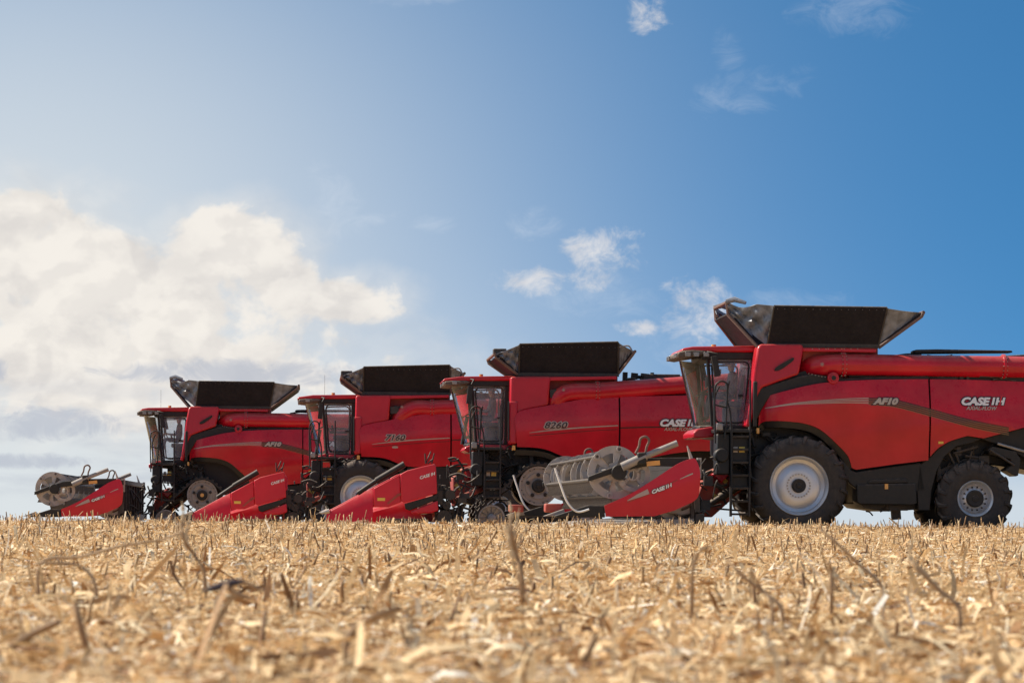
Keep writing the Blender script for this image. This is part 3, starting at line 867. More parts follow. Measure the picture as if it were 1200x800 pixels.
    # lower skirt, tool box, belly
    for s in (-1, 1):
        g = G(); g.prism(A(((984,535),(999,551),(1004,553),(1080,541.5),(1086,575),(1070,577),(1010,577),(996,566),(987,550))), s*1.50, s*1.30); g.build('lower_skirt', 'black', t, bevel=.025)
        bx = G(); bx.prism(A(((1004,567),(1074,566),(1075.5,590),(1070,592),(1008,591),(1004,588))), s*1.56, s*1.0); bo = bx.build('storage_box', 'black', t, bevel=.03)
        g = G(); g.prism(A(((1017,566.5),(1021,562),(1062,560),(1066,565.5))), s*1.54, s*1.3); g.build('box_lid', 'black', bo, bevel=.02)
        g = G(); a = P(1039, 569.5); g.box(a[0]-.035, a[0]+.035, min(s*1.55,s*1.585), max(s*1.55,s*1.585), a[1]-.06, a[1]+.05); g.build('side_reflector', 'amber', bo)
        # black rear arch
        g = G(); g.prism(A(((1078,545),(1091,535),(1100,525.5),(1113,516.5),(1133,510),(1152,513.5),(1140,519),(1122,523),(1108,535),(1099,552),(1093,575),(1091,598),(1077,598),(1075,570))), s*1.50, s*1.05); g.build('rear_arch', 'black', t, bevel=.02)
        g = G(); g.prism(A(((1151,513.8),(1200,501),(1300,478.5),(1305,500),(1290,540),(1240,548),(1205,538),(1178,523))), s*1.45, s*1.25); g.build('rear_shield', 'black', t, bevel=.02)
        g = G(); g.prism(A(((1158,527),(1163,523),(1190,529),(1196,538),(1193,557),(1190,558),(1178,551),(1186,545),(1184,538),(1160,531))), s*1.62, s*1.0); g.build('rear_mudguard', 'black', t, bevel=.012)
        g = G(); a, b = P(1169,519.5), P(1215,533); g.tube([(a[0], s*1.60, a[1]), (b[0], s*1.60, b[1])], .03, 8); g.build('support_strut', 'steel', t)
        g = G(); a, b = P(1160,527), P(1188,545); g.tube([(a[0], s*1.66, a[1]), (b[0], s*1.66, b[1])], .025, 8)
        a, b = P(1100,552), P(1140,540); g.loft([[(a[0], s*1.3, a[1]), (a[0], s*1.0, a[1]), (a[0]+.05, s*1.0, a[1]-.12), (a[0]+.05, s*1.3, a[1]-.12)], [(b[0], s*1.3, b[1]+.1), (b[0], s*1.0, b[1]+.1), (b[0], s*1.0, b[1]-.1), (b[0], s*1.3, b[1]-.1)]])
        for (p, q) in (((1112,526),(1122,546)), ((1122,531),(1129,548)), ((1141,528),(1137,545)), ((1148,523),(1120,531)), ((1133,534),(1150,536))):
            a, b = P(*p), P(*q); g.tube([(a[0], s*1.42, a[1]), (b[0], s*1.38, b[1])], .028, 8)
        g.build('steering_linkage', 'frame', t)
        g = G(); clutter(g, P(1105,0)[0], P(1175,0)[0], min(s*1.2,s*1.35), max(s*1.2,s*1.35), P(0,560)[1]+.03, P(1140,520)[1], 14, 31, (.012,.026), 8); g.build('hydraulic_hoses', 'frame', t)
    g = G(); g.prism(A(((880,500),(960,480),(1090,480),(1230,495),(1290,500),(1250,560),(1200,550),(1130,540),(1100,560),(1092,590),(1010,594),(1000,560),(930,560),(900,545),(884,520)), -1.0), -1.02, 1.02); g.build('chassis', 'black', t, bevel=.03)
    g = G(); g.prism(A(((1006,590),(1076,590),(1070,597),(1040,599),(1012,595)), -1.0), -1.2, 1.2); clutter(g, P(1010,0)[0], P(1070,0)[0], -1.3, -.9, P(0,598)[1]+.03, P(1040,590)[1], 6, 3); g.build('belly_pan', 'frame', t)
    g = G(); g.box(P(1140,0)[0]-.15, P(1140,0)[0]+.22, -1.2, 1.2, .62, .98); g.tube([(0,-1.1,1.05),(0,1.1,1.05)], .22, 16); g.build('axle', 'frame', t, bevel=.02)
    # rear hood and straw chopper
    g = G(); g.prism(A(((1285,420),(1320,428),(1335,470),(1305,485),(1285,480)), -1.2), -1.35, 1.35); g.build('rear_hood', 'red', t, bevel=.06, seg=3)
    g = G(); g.prism(A(((1200,500),(1305,480),(1318,505),(1300,560),(1270,575),(1235,565)), -1.0), -1.15, 1.15); g.build('straw_chopper', 'black', t, bevel=.03)
    for s in (-1, 1):
        g = G(); a = P(1334, 450, -1.2); g.box(a[0]-.06, a[0]+.02, min(s*1.2,s*1.0), max(s*1.2,s*1.0), a[1]-.12, a[1]+.12); g.build('tail_lamp', 'redlens', t, bevel=.01)

# ------------------------------------------------------------------ the older body style (squarer tank, plain side panels)
def yfB(x, z):
    zc = np.interp(x, [-1, 0, 1.5, 5, 8], [2.55, 2.62, 2.78, 2.75, 2.6])
    d = z - zc
    return -(1.68 - .15*(math.sqrt(d*d + .01) - .1) * (1.5 if d > 0 else .9)) + .015*math.sin(x*1.3)
def body_old(t, P, name_txt, sub_txt=None, pose='A'):
    yf = yfB; yfm = lambda x, z: -yfB(x, z)
    A = lambda pts, c=-1.6: [P(x, y, c) for x, y in pts]
    top = curve(A(((603,492),(606,484),(615,480),(644,474.5),(680,468),(700,466),(725,464.5))), 5)
    arch = curve(A(((725,536),(690,537.5),(668,536.5),(655,532.5),(643,527.5),(629,524.5),(606,523.5))), 5)
    fp = top + arch
    rp_ = A(((727,464.5),(810,463),(890,464),(905,475),(900,500),(860,527),(846,532)))+curve(A(((846,532),(830,528),(800,529.5),(775,533.5),(755,537),(727,536))),4)
    rp_ = [rp_[i] for i in range(len(rp_)) if i != 6]
    for f in (yf, yfm):
        sp = panel(fp, f, .05, .14).build('side_panel', 'red', t, bevel=.022, angle=22, seg=3)
        rp = panel(rp_, f, .05, .14).build('side_panel', 'red', t, bevel=.022, angle=22, seg=3)
        if f is yf:
            a = curve(A(((620,507),(645,504),(680,501),(724,498.5))), 8)
            b = curve(A(((620,507.6),(650,505.5),(690,502.2),(724,500.4))), 8)
            ribbon(a, [.004+.018*min(1,i/10)*(1-.6*i/len(a)) for i in range(len(a))], f, .007).build('stripe', 'grey_decal', sp)
            ribbon([(x, z-.055) for x, z in b], .006, f, .007).build('stripe', 'dark_decal', sp)
            ribbon([(x, z-.03) for x, z in curve(A(((727,500.0),(760,499),(800,499))), 6)], .014, f, .007).build('stripe', 'dark_decal', rp)
            x, z = P(637, 501.6); outlined(name_txt, x, z, .22, f, sp, fill='dark_decal' if False else 'dark_decal', line='cream', offset=.004, lo=.016, shear=.3, wide=1.25)
            if sub_txt:
                ribbon([P(647, 511), P(651, 510.8), P(655, 511)], [.02, .035, .02], f, .008).build('badge', 'grey_decal', sp)
            x, z = P(772, 499); brand(x, z, .225, f, rp)
    col = A(((598.5,443),(600,440.8),(645,440.8),(645,446),(643,475),(615,481),(606,485),(604,495),(604,521),(596.5,521),(596,515),(597.5,480)))
    g = G(); g.prism(col, -1.56, 1.56); colo = g.build('grain_tank', 'red', t, bevel=.05, angle=20, seg=3)
    for s in (-1, 1):
        g = G(); a, b = P(601, 470, -1.6), P(601, 520, -1.6); g.box(a[0]-.10, a[0]+.12, min(s*1.4,s*1.62), max(s*1.4,s*1.62), b[1], a[1])
        g.build('front_corner', 'red', t, bevel=.05, seg=3)
    for s in (-1, 1):
        g = G(); a, b = P(597.5, 470, -1.6), P(597.5, 516, -1.6); g.tube([(a[0]-.03, s*1.63, a[1]), (b[0]-.03, s*1.63, b[1])], .022, 8); g.build('corner_rail', 'black', t)
        a = P(602, 524); g = G(); g.box(a[0]-.04, a[0]+.04, s*1.58-.05, s*1.58+.04, a[1]-.07, a[1]+.05); g.build('marker_lamp', 'amber', t, bevel=.01)
    g = G(); g.prism(A(((643,441.5),(724,440.5),(724,466),(643,476)), -1.25), -1.22, 1.22); g.build('grain_tank_body', 'red_dirty', t, bevel=.03)
    for s in (-1, 1): g = G(); g.prism(A(((644,441.5),(723,440.5),(723,444.5),(644,446)), -1.5), s*1.5, s*1.20); g.build('tank_rail', 'red', t, bevel=.015)
    g = G(); g.prism(A(((724,447),(800,446),(885,450),(900,470),(895,500),(850,530),(724,530)), -1.3), -1.40, 1.40); g.build('engine_housing', 'black', t, bevel=.03)
    g = G(); clutter(g, P(735,0,-1)[0], P(880,0,-1)[0], -1.2, 1.0, P(780,448,-1)[1], P(780,437,-1)[1], 10, 15, boxes=14); split_loose(g.build('engine_hose', 'frame', t), 'engine_hose')
    g = G(); g.box(P(757,0,-1)[0], P(800,0,-1)[0], -1.1, -.2, P(780,447,-1)[1], P(780,438.5,-1)[1]); g.build('engine_intake', 'frame', t, bevel=.02)
    g = G(); clutter(g, P(650,0)[0], P(800,0)[0], -1.45, -1.3, P(725,467)[1], P(725,459)[1], 18, 19, (.012,.022), 10); g.build('deck_piping', 'frame', t)
    x0, z0 = P(700, 458.5, -1.45); x1, z1 = P(880, 446, -1.45); r = .215
    if pose == 'A':
        e = [(x0-.05, -1.45, z0), (x0-.65, -1.44, z0-.03), (x0-.92, -1.42, z0-.14), (x0-1.05, -1.3, z0-.36), (x0-1.08, -1.1, z0-.6)]
    else:
        z1 = z0 + (z1-z0)*.35
        e = [(x0-.05, -1.45, z0), (x0-.45, -1.44, z0), (x0-.78, -1.42, z0-.16), (x0-.98, -1.3, z0-.45), (x0-1.05, -1.15, z0-.75)]
    au = auger_tube(t, [(x1, -1.45, z1), (x0+.2, -1.45, z0+.02)] + curve(e, 6), r, [(x0, -1.45, z0+.004)])
    g = G(); g.tube([(x1-.02, -1.45, z1), (x1+.35, -1.45, z1-.12)], .24, 20); g.build('spout', 'black', au)
    g = G(); a = (x0-.85, z0+.02)
    for k in range(4):
        q = k*PI/4; g.tube([(a[0]-.045*math.cos(q), -1.66, a[1]-.045*math.sin(q)), (a[0]+.045*math.cos(q), -1.66, a[1]+.045*math.sin(q))], .005, 4)
    g.build('cast_mark', 'grey_decal', au)
    tank_extension(t, P, ((608.5,438.5),(608.5,404),(724,401.5),(725,437.5)), ((608.6,439.5),(580.5,419),(579.5,415)), ((725.5,437.5),(741,416),(743.6,412)), kind='B')
    g = G(); g.prism(A(((600,524),(640,520),(850,520),(895,500),(880,560),(840,585),(760,590),(700,575),(660,560),(620,555),(604,545)), -1.0), -1.02, 1.02); g.build('chassis', 'black', t, bevel=.03)
    for s in (-1, 1):
        g = G(); g.prism(A(((668,537),(725,536.5),(760,536.5),(750,575),(675,578),(662,560))), s*1.5, s*1.0); g.build('lower_skirt', 'black', t, bevel=.025)
        g = G(); arc_o = curve(A(((604,527),(626,528),(642,531),(655,537),(666,545),(672,560))), 6); g.sheet([[(x, s*1.60, z) for x, z in arc_o], [(x-.02, s*1.56, z-.12) for x, z in arc_o], [(x-.02, s*1.05, z-.12) for x, z in arc_o]]).solid(.03); g.build('wheel_arch', 'black', t, angle=60)
        g = G(); g.prism(A(((846,533),(880,515),(905,490),(905,530),(880,560),(860,560))), s*1.42, s*1.2); g.build('rear_shield', 'black', t, bevel=.02)
    g = G(); g.box(P(795,0)[0]-.2, P(795,0)[0]+.2, -1.2, 1.2, .65, .95); g.tube([(0,-1.1,1.05),(0,1.1,1.05)], .22, 16); g.build('axle', 'frame', t, bevel=.02)
    g = G(); g.prism(A(((885,447),(905,455),(912,490),(895,500),(880,480)), -1.2), -1.3, 1.3); g.build('rear_hood', 'red', t, bevel=.06, seg=3)
    for s in (-1, 1):
        g = G(); a = P(911, 478, -1.2); g.box(a[0]-.08, a[0]+.02, min(s*1.2,s*1.0), max(s*1.2,s*1.0), a[1]-.12, a[1]+.12); g.build('tail_lamp', 'redlens', t, bevel=.01)

# ------------------------------------------------------------------ headers
def grain_header(t, P, rods=True, rdx=0.0, rdz=0.0):
    h = empty('grain_header', (0,0,0)); h.parent = t
    C = -6.5
    A = lambda pts, c=C: [P(x, y, c) for x, y in pts]
    shield = A(((708.5,592),)) + curve(A(((708.5,592),(740,577.8),(770,559),(794,543.5),(811,537),(816.5,539.5),(820.5,553),(820,570),(818,582),(811,588.5))), 5)[1:] + A(((790,598),(767,604.5),(710,605)))
    for s in (-1, 1):
        def f(x, z, s=s):
            zc = np.interp(x, [-5, -2.4], [.45, 1.25]); d = z - zc
            return s*(6.5 - .10*(math.sqrt(d*d+.004)-.06)*(1.2 if d > 0 else .7))
        p = panel(shield, f, .06, .12).build('end_shield', 'red2', h, bevel=.03, angle=22, seg=3)
        g = G(); g.prism(A(((650,604),(690,591.5),(708,592.2),(709.5,606),(652,606))), s*6.47, s*6.30); g.build('divider_nose', 'black', h, bevel=.02)
        g = G(); g.prism(A(((638,604.5),(662,596),(664,604.5))), s*6.30, s*6.0); g.build('divider_plate', 'greysheet', h, bevel=.01)
        g = G(); a, b = A(((641,597),(661,588.5)))
        if rods: g.box(min(a[0],b[0]), max(a[0],b[0]), min(s*5.6,s*6.0), max(s*5.6,s*6.0), a[1]-.05, b[1]-.02)
        if rods: g.build('divider_tip', 'red_dirty', h, bevel=.03)
        if s < 0:
            x, z = P(764, 578.5, C); brand(x, z, .095, f, p, slope=.36, sub=False)
            ribbon(A(((735,586.5),(748,580.5),(760,575.5))), [.006,.035,.05], f, .008).build('swoosh', 'grey_decal', p)
            ribbon(A(((797,561),(806,557),(812,554.5))), [.006,.012,.012], f, .008).build('stripe', 'cream', p)
            ribbon(A(((735,588.5),(765,577),(794,562))), .008, f, .008).build('crease_line', 'red_dirty', p)
        # bent white divider rod
        pts = curve([P(650,548,C), P(656,566,C), P(663,585,C), P(670,595,C), P(678,599.5,C), P(690,596.5,C)], 5)
        if rods: g = G(); g.tube([(x, s*6.55, z) for x, z in pts], .020, 8); g.build('divider_rod', 'white', h)
    # cutterbar, belt deck, back sheet, auger
    a = P(664, 600, C); b = P(815, 604, C); zt = P(812, 541, C)[1]
    g = G(); g.prism([(a[0], .10), (a[0]+.3, .20), (b[0]-.1, .36), (b[0], .36), (b[0], .08), (a[0], .06)], -6.28, 6.28); g.build('deck', 'greysheet', h, bevel=.01)
    g = G()
    for k in range(82): 
        y = -6.2 + k*.153; g.loft([[(a[0], y-.035, .10),(a[0], y+.035, .10),(a[0], y+.035, .125),(a[0], y-.035, .125)], [(a[0]-.13, y-.008, .105),(a[0]-.13, y+.008, .105),(a[0]-.13, y+.008, .12),(a[0]-.13, y-.008, .12)]])
    g.build('cutter_bar', 'steel', h)
    g = G(); g.box(b[0]-.06, b[0], -6.3, 6.3, .36, zt-.1); g.build('back_sheet', 'frame', h)
    g = G(); g.box(b[0]-.05, b[0]+.10, -6.4, 6.4, zt-.1, zt+.05); g.box(b[0]+.02, b[0]+.2, -6.3, 6.3, .25, .45)
    for k in range(9): g.box(b[0]+.003, b[0]+.10, -6.2+k*1.53, -6.1+k*1.53, .45, zt-.1)
    g.build('back_frame', 'frame', h, bevel=.015)
    g = G(); g.tube([(b[0]-.42, -6.25, .66), (b[0]-.42, 6.25, .66)], .21, 24); g.build('auger_drum', 'greysheet', h)
    g = G()
    for s in (-1, 1):
        n = 150; rows = [[], []]
        for k in range(n+1):
            y = s*(.7 + 5.5*k/n); an = s*k/n*9.5*2*PI
            for r, L in ((.20, 0), (.33, 1)): rows[L].append((b[0]-.42 + r*math.cos(an), y, .66 + r*math.sin(an)))
        g.sheet(rows)
    g.solid(.01); g.build('auger_flight', 'steel', h, angle=60)
    g = G(); g.prism(A(((797,580),(812,574),(812,602),(800,604),(786,600))), -6.2, -5.7); g.build('drive_cover', 'greysheet', h, bevel=.03)
    g = G(); clutter(g, b[0]+.0, b[0]+.9, -3, -1.0, .35, 1.35, 20, 8, (.015,.03), 3); clutter(g, b[0]-.9, b[0]+.05, -6.28, -6.1, .15, .7, 12, 18, (.012,.03), 6); split_loose(g.build('hose', 'frame', h), 'hydraulic_hose')
    # reel
    cx, cz = P(722, 553, C); cx += rdx; cz += rdz
    ys = [-6.15, -3.7, -1.25, 1.25, 3.7, 6.15]
    R = .52
    def reel_disc(y, R, cx, cz, nwin=6, ph=0.2, nm='reel_disc'):
        g = G(); N = 12
        def wedge(r0, r1, a0, a1, n):
            for k in range(n):
                p, q = a0+(a1-a0)*k/n, a0+(a1-a0)*(k+1)/n
                vs = [g.bm.verts.new((cx+r*math.cos(a), y, cz+r*math.sin(a))) for r, a in ((r0,p),(r1,p),(r1,q),(r0,q))]
                g._face(vs)
        for k in range(nwin):
            a0 = ph + 2*PI*k/nwin; a1 = a0 + 2*PI/nwin; m = .20
            wedge(R*.72, R, a0, a1, 8); wedge(.08, R*.36, a0, a1, 6)
            wedge(R*.36, R*.72, a0, a0+m*2.0, 3)
        bmesh.ops.remove_doubles(g.bm, verts=g.bm.verts[:], dist=1e-4)
        g.solid(.03)
        for k in range(nwin):
            a = ph + 2*PI*k/nwin + .13
            g.tube([(cx+(R-.06)*math.cos(a), y-.05, cz+(R-.06)*math.sin(a)), (cx+(R-.06)*math.cos(a), y+.06, cz+(R-.06)*math.sin(a))], .06, 10)
        return g.build(nm, 'reel', h, angle=40)
    for i, y in enumerate(ys):
        reel_disc(y, R if i in (0, 5) else R*.9, cx, cz, ph=.2+.12*i)
    reel_disc(-6.25, .33, cx+.36, cz-.05, 4, .5, 'cam_disc'); 
    for k in range(6):
        a = .2 + 2*PI*k/6 + .13; bx_, bz = cx+(R-.06)*math.cos(a), cz+(R-.06)*math.sin(a)
        g = G(); g.tube([(bx_, -6.2, bz), (bx_, 6.2, bz)], .035, 8)
        g.build('reel_bat', 'frame', h)
        g = G()
        for j in range(80):
            y = -6.1 + j*.154
            g.loft([[(bx_-.012, y-.02, bz), (bx_+.012, y-.02, bz), (bx_+.012, y+.02, bz), (bx_-.012, y+.02, bz)],
                    [(bx_+.03, y-.012, bz-.14), (bx_+.05, y-.012, bz-.14), (bx_+.05, y+.012, bz-.14), (bx_+.03, y+.012, bz-.14)],
                    [(bx_-.02, y-.006, bz-.26), (bx_-.01, y-.006, bz-.26), (bx_-.01, y+.006, bz-.26), (bx_-.02, y+.006, bz-.26)]])
        g.build('reel_tines', 'tine', h, angle=60)
    # grey crop fins along the reel, wavy
    for i in range(8):
        y = -5.1 + i*1.45
        g = G(); rows = []
        for k in range(28):
            a = 2*PI*k/28
            rows.append([(cx+r*math.cos(a), y + .09*math.sin(a*3+i) + (.0 if r > .3 else .05), cz+r*math.sin(a)) for r in (.22, .33, .44)])
        rows.append(rows[0]); g.sheet(rows).solid(.02); g.build('reel_fin', 'reel' if i % 2 else 'greysheet', h, angle=60)
    g = G(); g.tube([(cx, -6.3, cz), (cx, 6.3, cz)], .09, 16); g.build('reel_shaft', 'greysheet', h)
    for s in (-1, 1):
        g = G(); q = A(((690,561),(718,551),(735,545),(760,541),(812,541)), C); q = [(q[0][0]+rdx, q[0][1]+rdz), (q[1][0]+rdx, q[1][1]+rdz), (q[2][0]+rdx*.8, q[2][1]+rdz*.7), q[3], q[4]]
        w = [.05, .065, .08, .08, .09]
        up_ = [(x, z+w[i]) for i, (x, z) in enumerate(q)]; dn = [(x, z-w[i]) for i, (x, z) in enumerate(q)]
        g.prism(up_ + dn[::-1], s*6.36, s*6.28); g.tube([(cx+.07, s*6.42, cz), (cx+.07, s*6.24, cz)], .15, 20)
        g.build('reel_arm', 'black', h, bevel=.015)
        g = G(); a = P(729,547,C); b2 = P(757,534,C); c3 = P(794,519,C)
        g.tube([(a[0], s*6.46, a[1]), (b2[0], s*6.46, b2[1])], .085, 14); g.tube([(b2[0], s*6.46, b2[1]), (c3[0], s*6.46, c3[1])], .062, 14)
        g.build('lift_cylinder', 'greysheet', h)
        g = G(); m_ = P(752,537,C); g.box(m_[0]-.09, m_[0]+.09, min(s*6.36,s*6.54), max(s*6.36,s*6.54), m_[1]-.12, m_[1]+.12); g.build('cylinder_bracket', 'black', h, bevel=.03)
        g = G(); r_ = P(766,542.5,C); m = Matrix.Translation((r_[0], s*6.42, r_[1])) @ Matrix.Rotation(-.1, 4, 'Y'); g.box(-.13, .13, -.02, .02, -.045, .045, m); g.build('side_reflector', 'amber', h)
        hp = curve([P(745,531,C), P(749,523,C), P(751,514,C), P(757,511.5,C), P(761,516,C), P(758,524,C), P(757,532,C)], 6)
        g = G(); g.tube([(x, s*6.45, z) for x, z in hp], .024, 8); g.build('hose', 'wingframe', h)
        pa, pb = P(806,522,C), P(811,538,C)
        g = G(); g.tube([(pa[0], s*6.4, pa[1]), (pb[0], s*6.4, pb[1])], [.012,.04], 8); g.build('marker_wand', 'reel', h)
        pa, pb = P(821,536,C), P(823,560,C)
        g = G(); g.box(pa[0]-.04, pa[0]+.04, min(s*6.2,s*6.3), max(s*6.2,s*6.3), pb[1], pa[1]); g.build('bracket', 'reel', h)
    return h

def corn_header(t, P):
    h = empty('corn_header', (0,0,0)); h.parent = t
    C = -4.75
    A = lambda pts, c=C: [P(x, y, c) for x, y in pts]
    def snout(pts_top, pts_low, y, hw, name, mat, yflare=1.0, taper=True):
        """hood lofted from tip to rear: top line and bottom line in x,z"""
        g = G(); rings = []
        n = len(pts_top)
        for i in range(n):
            (x, zt), (_, zl) = pts_top[i], pts_low[i]
            w = hw[i]; hgt = zt - zl
            ring = []
            for u, v_ in ((-1,0),(-1,.55),(-.82,.85),(-.4,1),(.4,1),(.82,.85),(1,.55),(1,0)):
                ring.append((x, y+u*w, zl + v_*hgt))
            rings.append(ring)
        g.loft(rings); return g
    tipT = A(((385.5,599),(400,591.5),(418,581.5),(425,577.8),(437,572)))
    tipL = [(p[0], max(.12, P(0+q, 601.5, C)[1])) for p, q in zip(tipT, (385,400,418,425,437))]
    def ends(s):
        y = s*4.75
        e = empty('end_divider', (0,0,0)); 
        g = snout(tipT, [(x, .13 + .02*i) for i, (x, z) in enumerate(tipT)], y, [.02,.09,.17,.19,.21], 'snout', 'red2'); g.build('divider_snout', 'red2', h, bevel=.01, angle=30)
        g = G(); g.prism(A(((437.6,572),(468,556),(469,577),(470,588),(455,594),(437.8,594))), y-.21, y+.21); g.build('divider_hood', 'red2', h, bevel=.02, angle=25)
        g = G(); g.prism(A(((468.8,555.5),(477,551),(497,546),(509,543.5),(510.5,546),(512,578),(474,588.5),(469.8,587))), y-.23, y+.23); g.build('divider_hood', 'red2', h, bevel=.02, angle=25)
        g = G(); g.prism(A(((474,590),(512,579),(512.5,585),(480,598),(475,596))), y-.20, y+.20); g.build('divider_inset', 'black', h, bevel=.02)
        g = G(); g.prism(A(((481,599),(512.5,586),(513.5,598),(505,601),(484,602))), y-.2, y+.2); g.build('divider_foot', 'red2', h, bevel=.03)
        a, b = A(((419,581),(474,546)))
        if s < 0: g = G(); g.tube([(a[0], y-s*0, a[1]+.06), (a[0]*.6+b[0]*.4, y, a[1]*.6+b[1]*.4+.08)], .055, 12); g.tube([(a[0]*.6+b[0]*.4, y, a[1]*.6+b[1]*.4+.08), (b[0], y, b[1]+.05)], .075, 12); g.build('guide_tube', 'black', h)
        g = G(); p = A(((376,601),(386,598.5)))
        g.tube([(p[0][0], y, p[0][1]), (p[1][0], y, p[1][1])], [.02,.06], 8); g.build('divider_tip', 'steel', h)
        if s < 0:
            f = lambda x, z: y-.21
            x, z = P(442, 586.5, C); x1, z1 = P(451, 583, C)
            ribbon([(x, (z+z1)/2), (x1, (z+z1)/2)], .035, f, .012).build('sticker', 'yellow', h)
            f2 = lambda x, z: y-.23
            x, z = P(491.5, 561.5, C); lettering('CASE IH', x, z, .095, f2, 'lettering', 'white', h, shear=.3, offset=.003, slope=.30, eps=.006, wide=1.1)
            ribbon(A(((454,590),(466,580),(478,575.5))), [.02,.03,.01], f, .012).build('scuff', 'red_dirty', h)
    ends(-1); ends(1)
    # inner row snouts
    xt = tipT[0][0]; xr = P(500, 560, C)[0]
    for k in range(11):
        y = -4.75 + (k+1)*9.5/12
        X = [xt+.05, xt+.5, xt+1.1, xt+1.7, xr]
        Z = [.17, .36, .62, .80, 1.02]
        snout(list(zip(X, Z)), [(x, .14) for x in X], y, [.02,.10,.17,.20,.2], '', '').build('row_snout', 'red2', h, bevel=.01, angle=30)
    for k in range(12):
        y = -4.75 + (k+.5)*9.5/12
        g = G(); g.box(xt+1.2, xr+.05, y-.17, y-.03, .28, .38); g.box(xt+1.2, xr+.05, y+.03, y+.17, .28, .38); g.box(xr-.5, xr, y-.12, y+.12, .1, .28)
        g.build('row_unit', 'frame', h, bevel=.01)
    bx0 = P(509, 560, C)[0]
    g = G(); g.tube([(xr-.05, -4.5, .62), (xr-.05, 4.5, .62)], .14, 16); g.build('cross_auger', 'steel', h)
    g = G()
    g.box(bx0-.03, bx0+.02, -4.55, 4.55, .3, 1.10); g.build('back_sheet', 'red_dirty', h)
    g = G(); g.box(bx0+.021, bx0+.19, -4.6, 4.6, 1.0, 1.16); g.box(bx0+.021, bx0+.18, -4.6, 4.6, .3, .46)
    for k in range(7): g.box(bx0+.021, bx0+.12, -4.5+k*1.48, -4.4+k*1.48, .46, 1.0)
    g.build('back_frame', 'frame', h, bevel=.015)
    g = G(); clutter(g, bx0+.05, bx0+.75, -4.7, -4.2, .18, 1.15, 30, 77, (.012,.035), 10)
    g.tube([(bx0+.25, -4.75, .42), (bx0+.25, -4.3, .42)], .17, 18); g.tube([(bx0+.38, -4.7, .95), (bx0+.38, -4.35, .95)], .12, 16); g.tube([(bx0+.30, -4.7, .7), (bx0+.30, -4.35, .7)], .1, 16)
    g.build('gearbox', 'frame', h)
    g = G(); clutter(g, bx0+.1, bx0+1.3, -2.4, -1.0, .3, 1.45, 26, 78, (.012,.03), 4); g.build('hydraulic_hoses', 'frame', h)
    g = G()
    for (p, q) in (((499,543),(498,531)), ((499,543),(505,529)), ((506,543),(509,531)), ((501,543),(507,538))):
        a, b = A((p, q)); g.tube([(a[0], -4.7, a[1]), (b[0], -4.7, b[1])], .016, 6)
    g.build('marker_wand', 'frame', h)
    # driveline guard
    a, b = P(532, 587, -3.0), P(573, 570, -3.0)
    g = G(); g.tube([(a[0], -2.5, a[1]), (b[0], -1.3, b[1])], .07, 12); g.build('drive_shaft', 'red_dirty', h)
    return h

def feeder_house(t, P, kind):
    A = lambda pts, c=-.7: [P(x, y, c) for x, y in pts]
    if kind == 'A':
        poly = A(((812,594),(826,556),(846,547),(858,552),(884,532),(900,545),(872,572),(834,606),(812,602)))
        sl = A(((832,556),(846,548),(856,553),(844,566)))
        st = [(848,562),(840,583)]
    else:
        poly = A(((530,560),(543,548),(566,541.5),(600,530),(612,545),(572,570),(548,586),(532,594)))
        sl = A(((543,549),(566,542),(567,556),(548,562)))
        st = [(540,554),(537,570)]
    g = G(); g.prism(poly, -.72, .72); f = g.build('feeder_house', 'red_dirty', t, bevel=.03)
    for s in (-1, 1): g = G(); g.prism(sl, s*.95, s*.70); g.build('shield', 'red', f, bevel=.03)
    for p in st:
        x, z = P(*p, -.75); g = G(); m = Matrix.Translation((x, -.73, z)) @ Matrix.Rotation(.7, 4, 'Y'); g.box(-.09, .09, -.006, .0, -.045, .045, m); g.build('sticker', 'yellow', f)
    a, b = A((((820,598) if kind == 'A' else (533,590)), ((880,560) if kind == 'A' else (600,556))), -.9)
    for s in (-1, 1): g = G(); g.tube([(a[0], s*.85, a[1]), (b[0], s*.85, b[1])], .06, 12); g.tube([(a[0]*.6+b[0]*.4, s*.85, a[1]*.6+b[1]*.4), (b[0], s*.85, b[1])], .09, 12); g.build('lift_cylinder', 'frame', f)
    g = G(); clutter(g, a[0]-.2, b[0]+.3, -1.05, -.8, a[1]-.1, a[1]+1.1, 26, 55 if kind == 'A' else 56, (.012,.03), 3); g.build('hose', 'frame', f)
    # front of chassis between cab floor and axle
    q = A((((846,512),(886,508),(905,545),(880,560),(858,556),(846,530)) if kind == 'A' else ((562,528),(606,526),(618,556),(590,566),(574,560),(566,545))), -1.0)
    g = G(); g.prism(q, -1.1, 1.1); clutter(g, q[0][0], q[1][0]+.5, -1.45, -1.1, q[3][1], q[1][1], 34, 91, (.012,.03), 7)
    g.build('front_chassis', 'black', t)
    if kind == 'B':
        for s in (-1,1):
            a = P(566.5, 541, -1.2); g = G(); g.tube([(a[0], s*1.25, a[1]-.30), (a[0], s*1.25, a[1]+.02)], .055, 12); g.build('fire_extinguisher', 'red', f)
            g = G(); g.tube([(a[0], s*1.25, a[1]+.0), (a[0], s*1.25, a[1]+.12)], .058, 12); g.build('extinguisher_band', 'white', f)
SUN_E = 5.0
SKY_STR = 0.10
EXPO = 0.58
SKY_TINT = (0.25, 0.72, 0.95)
CLOUD = 6.3
HAZE = (5.0, 5.25, 5.3)
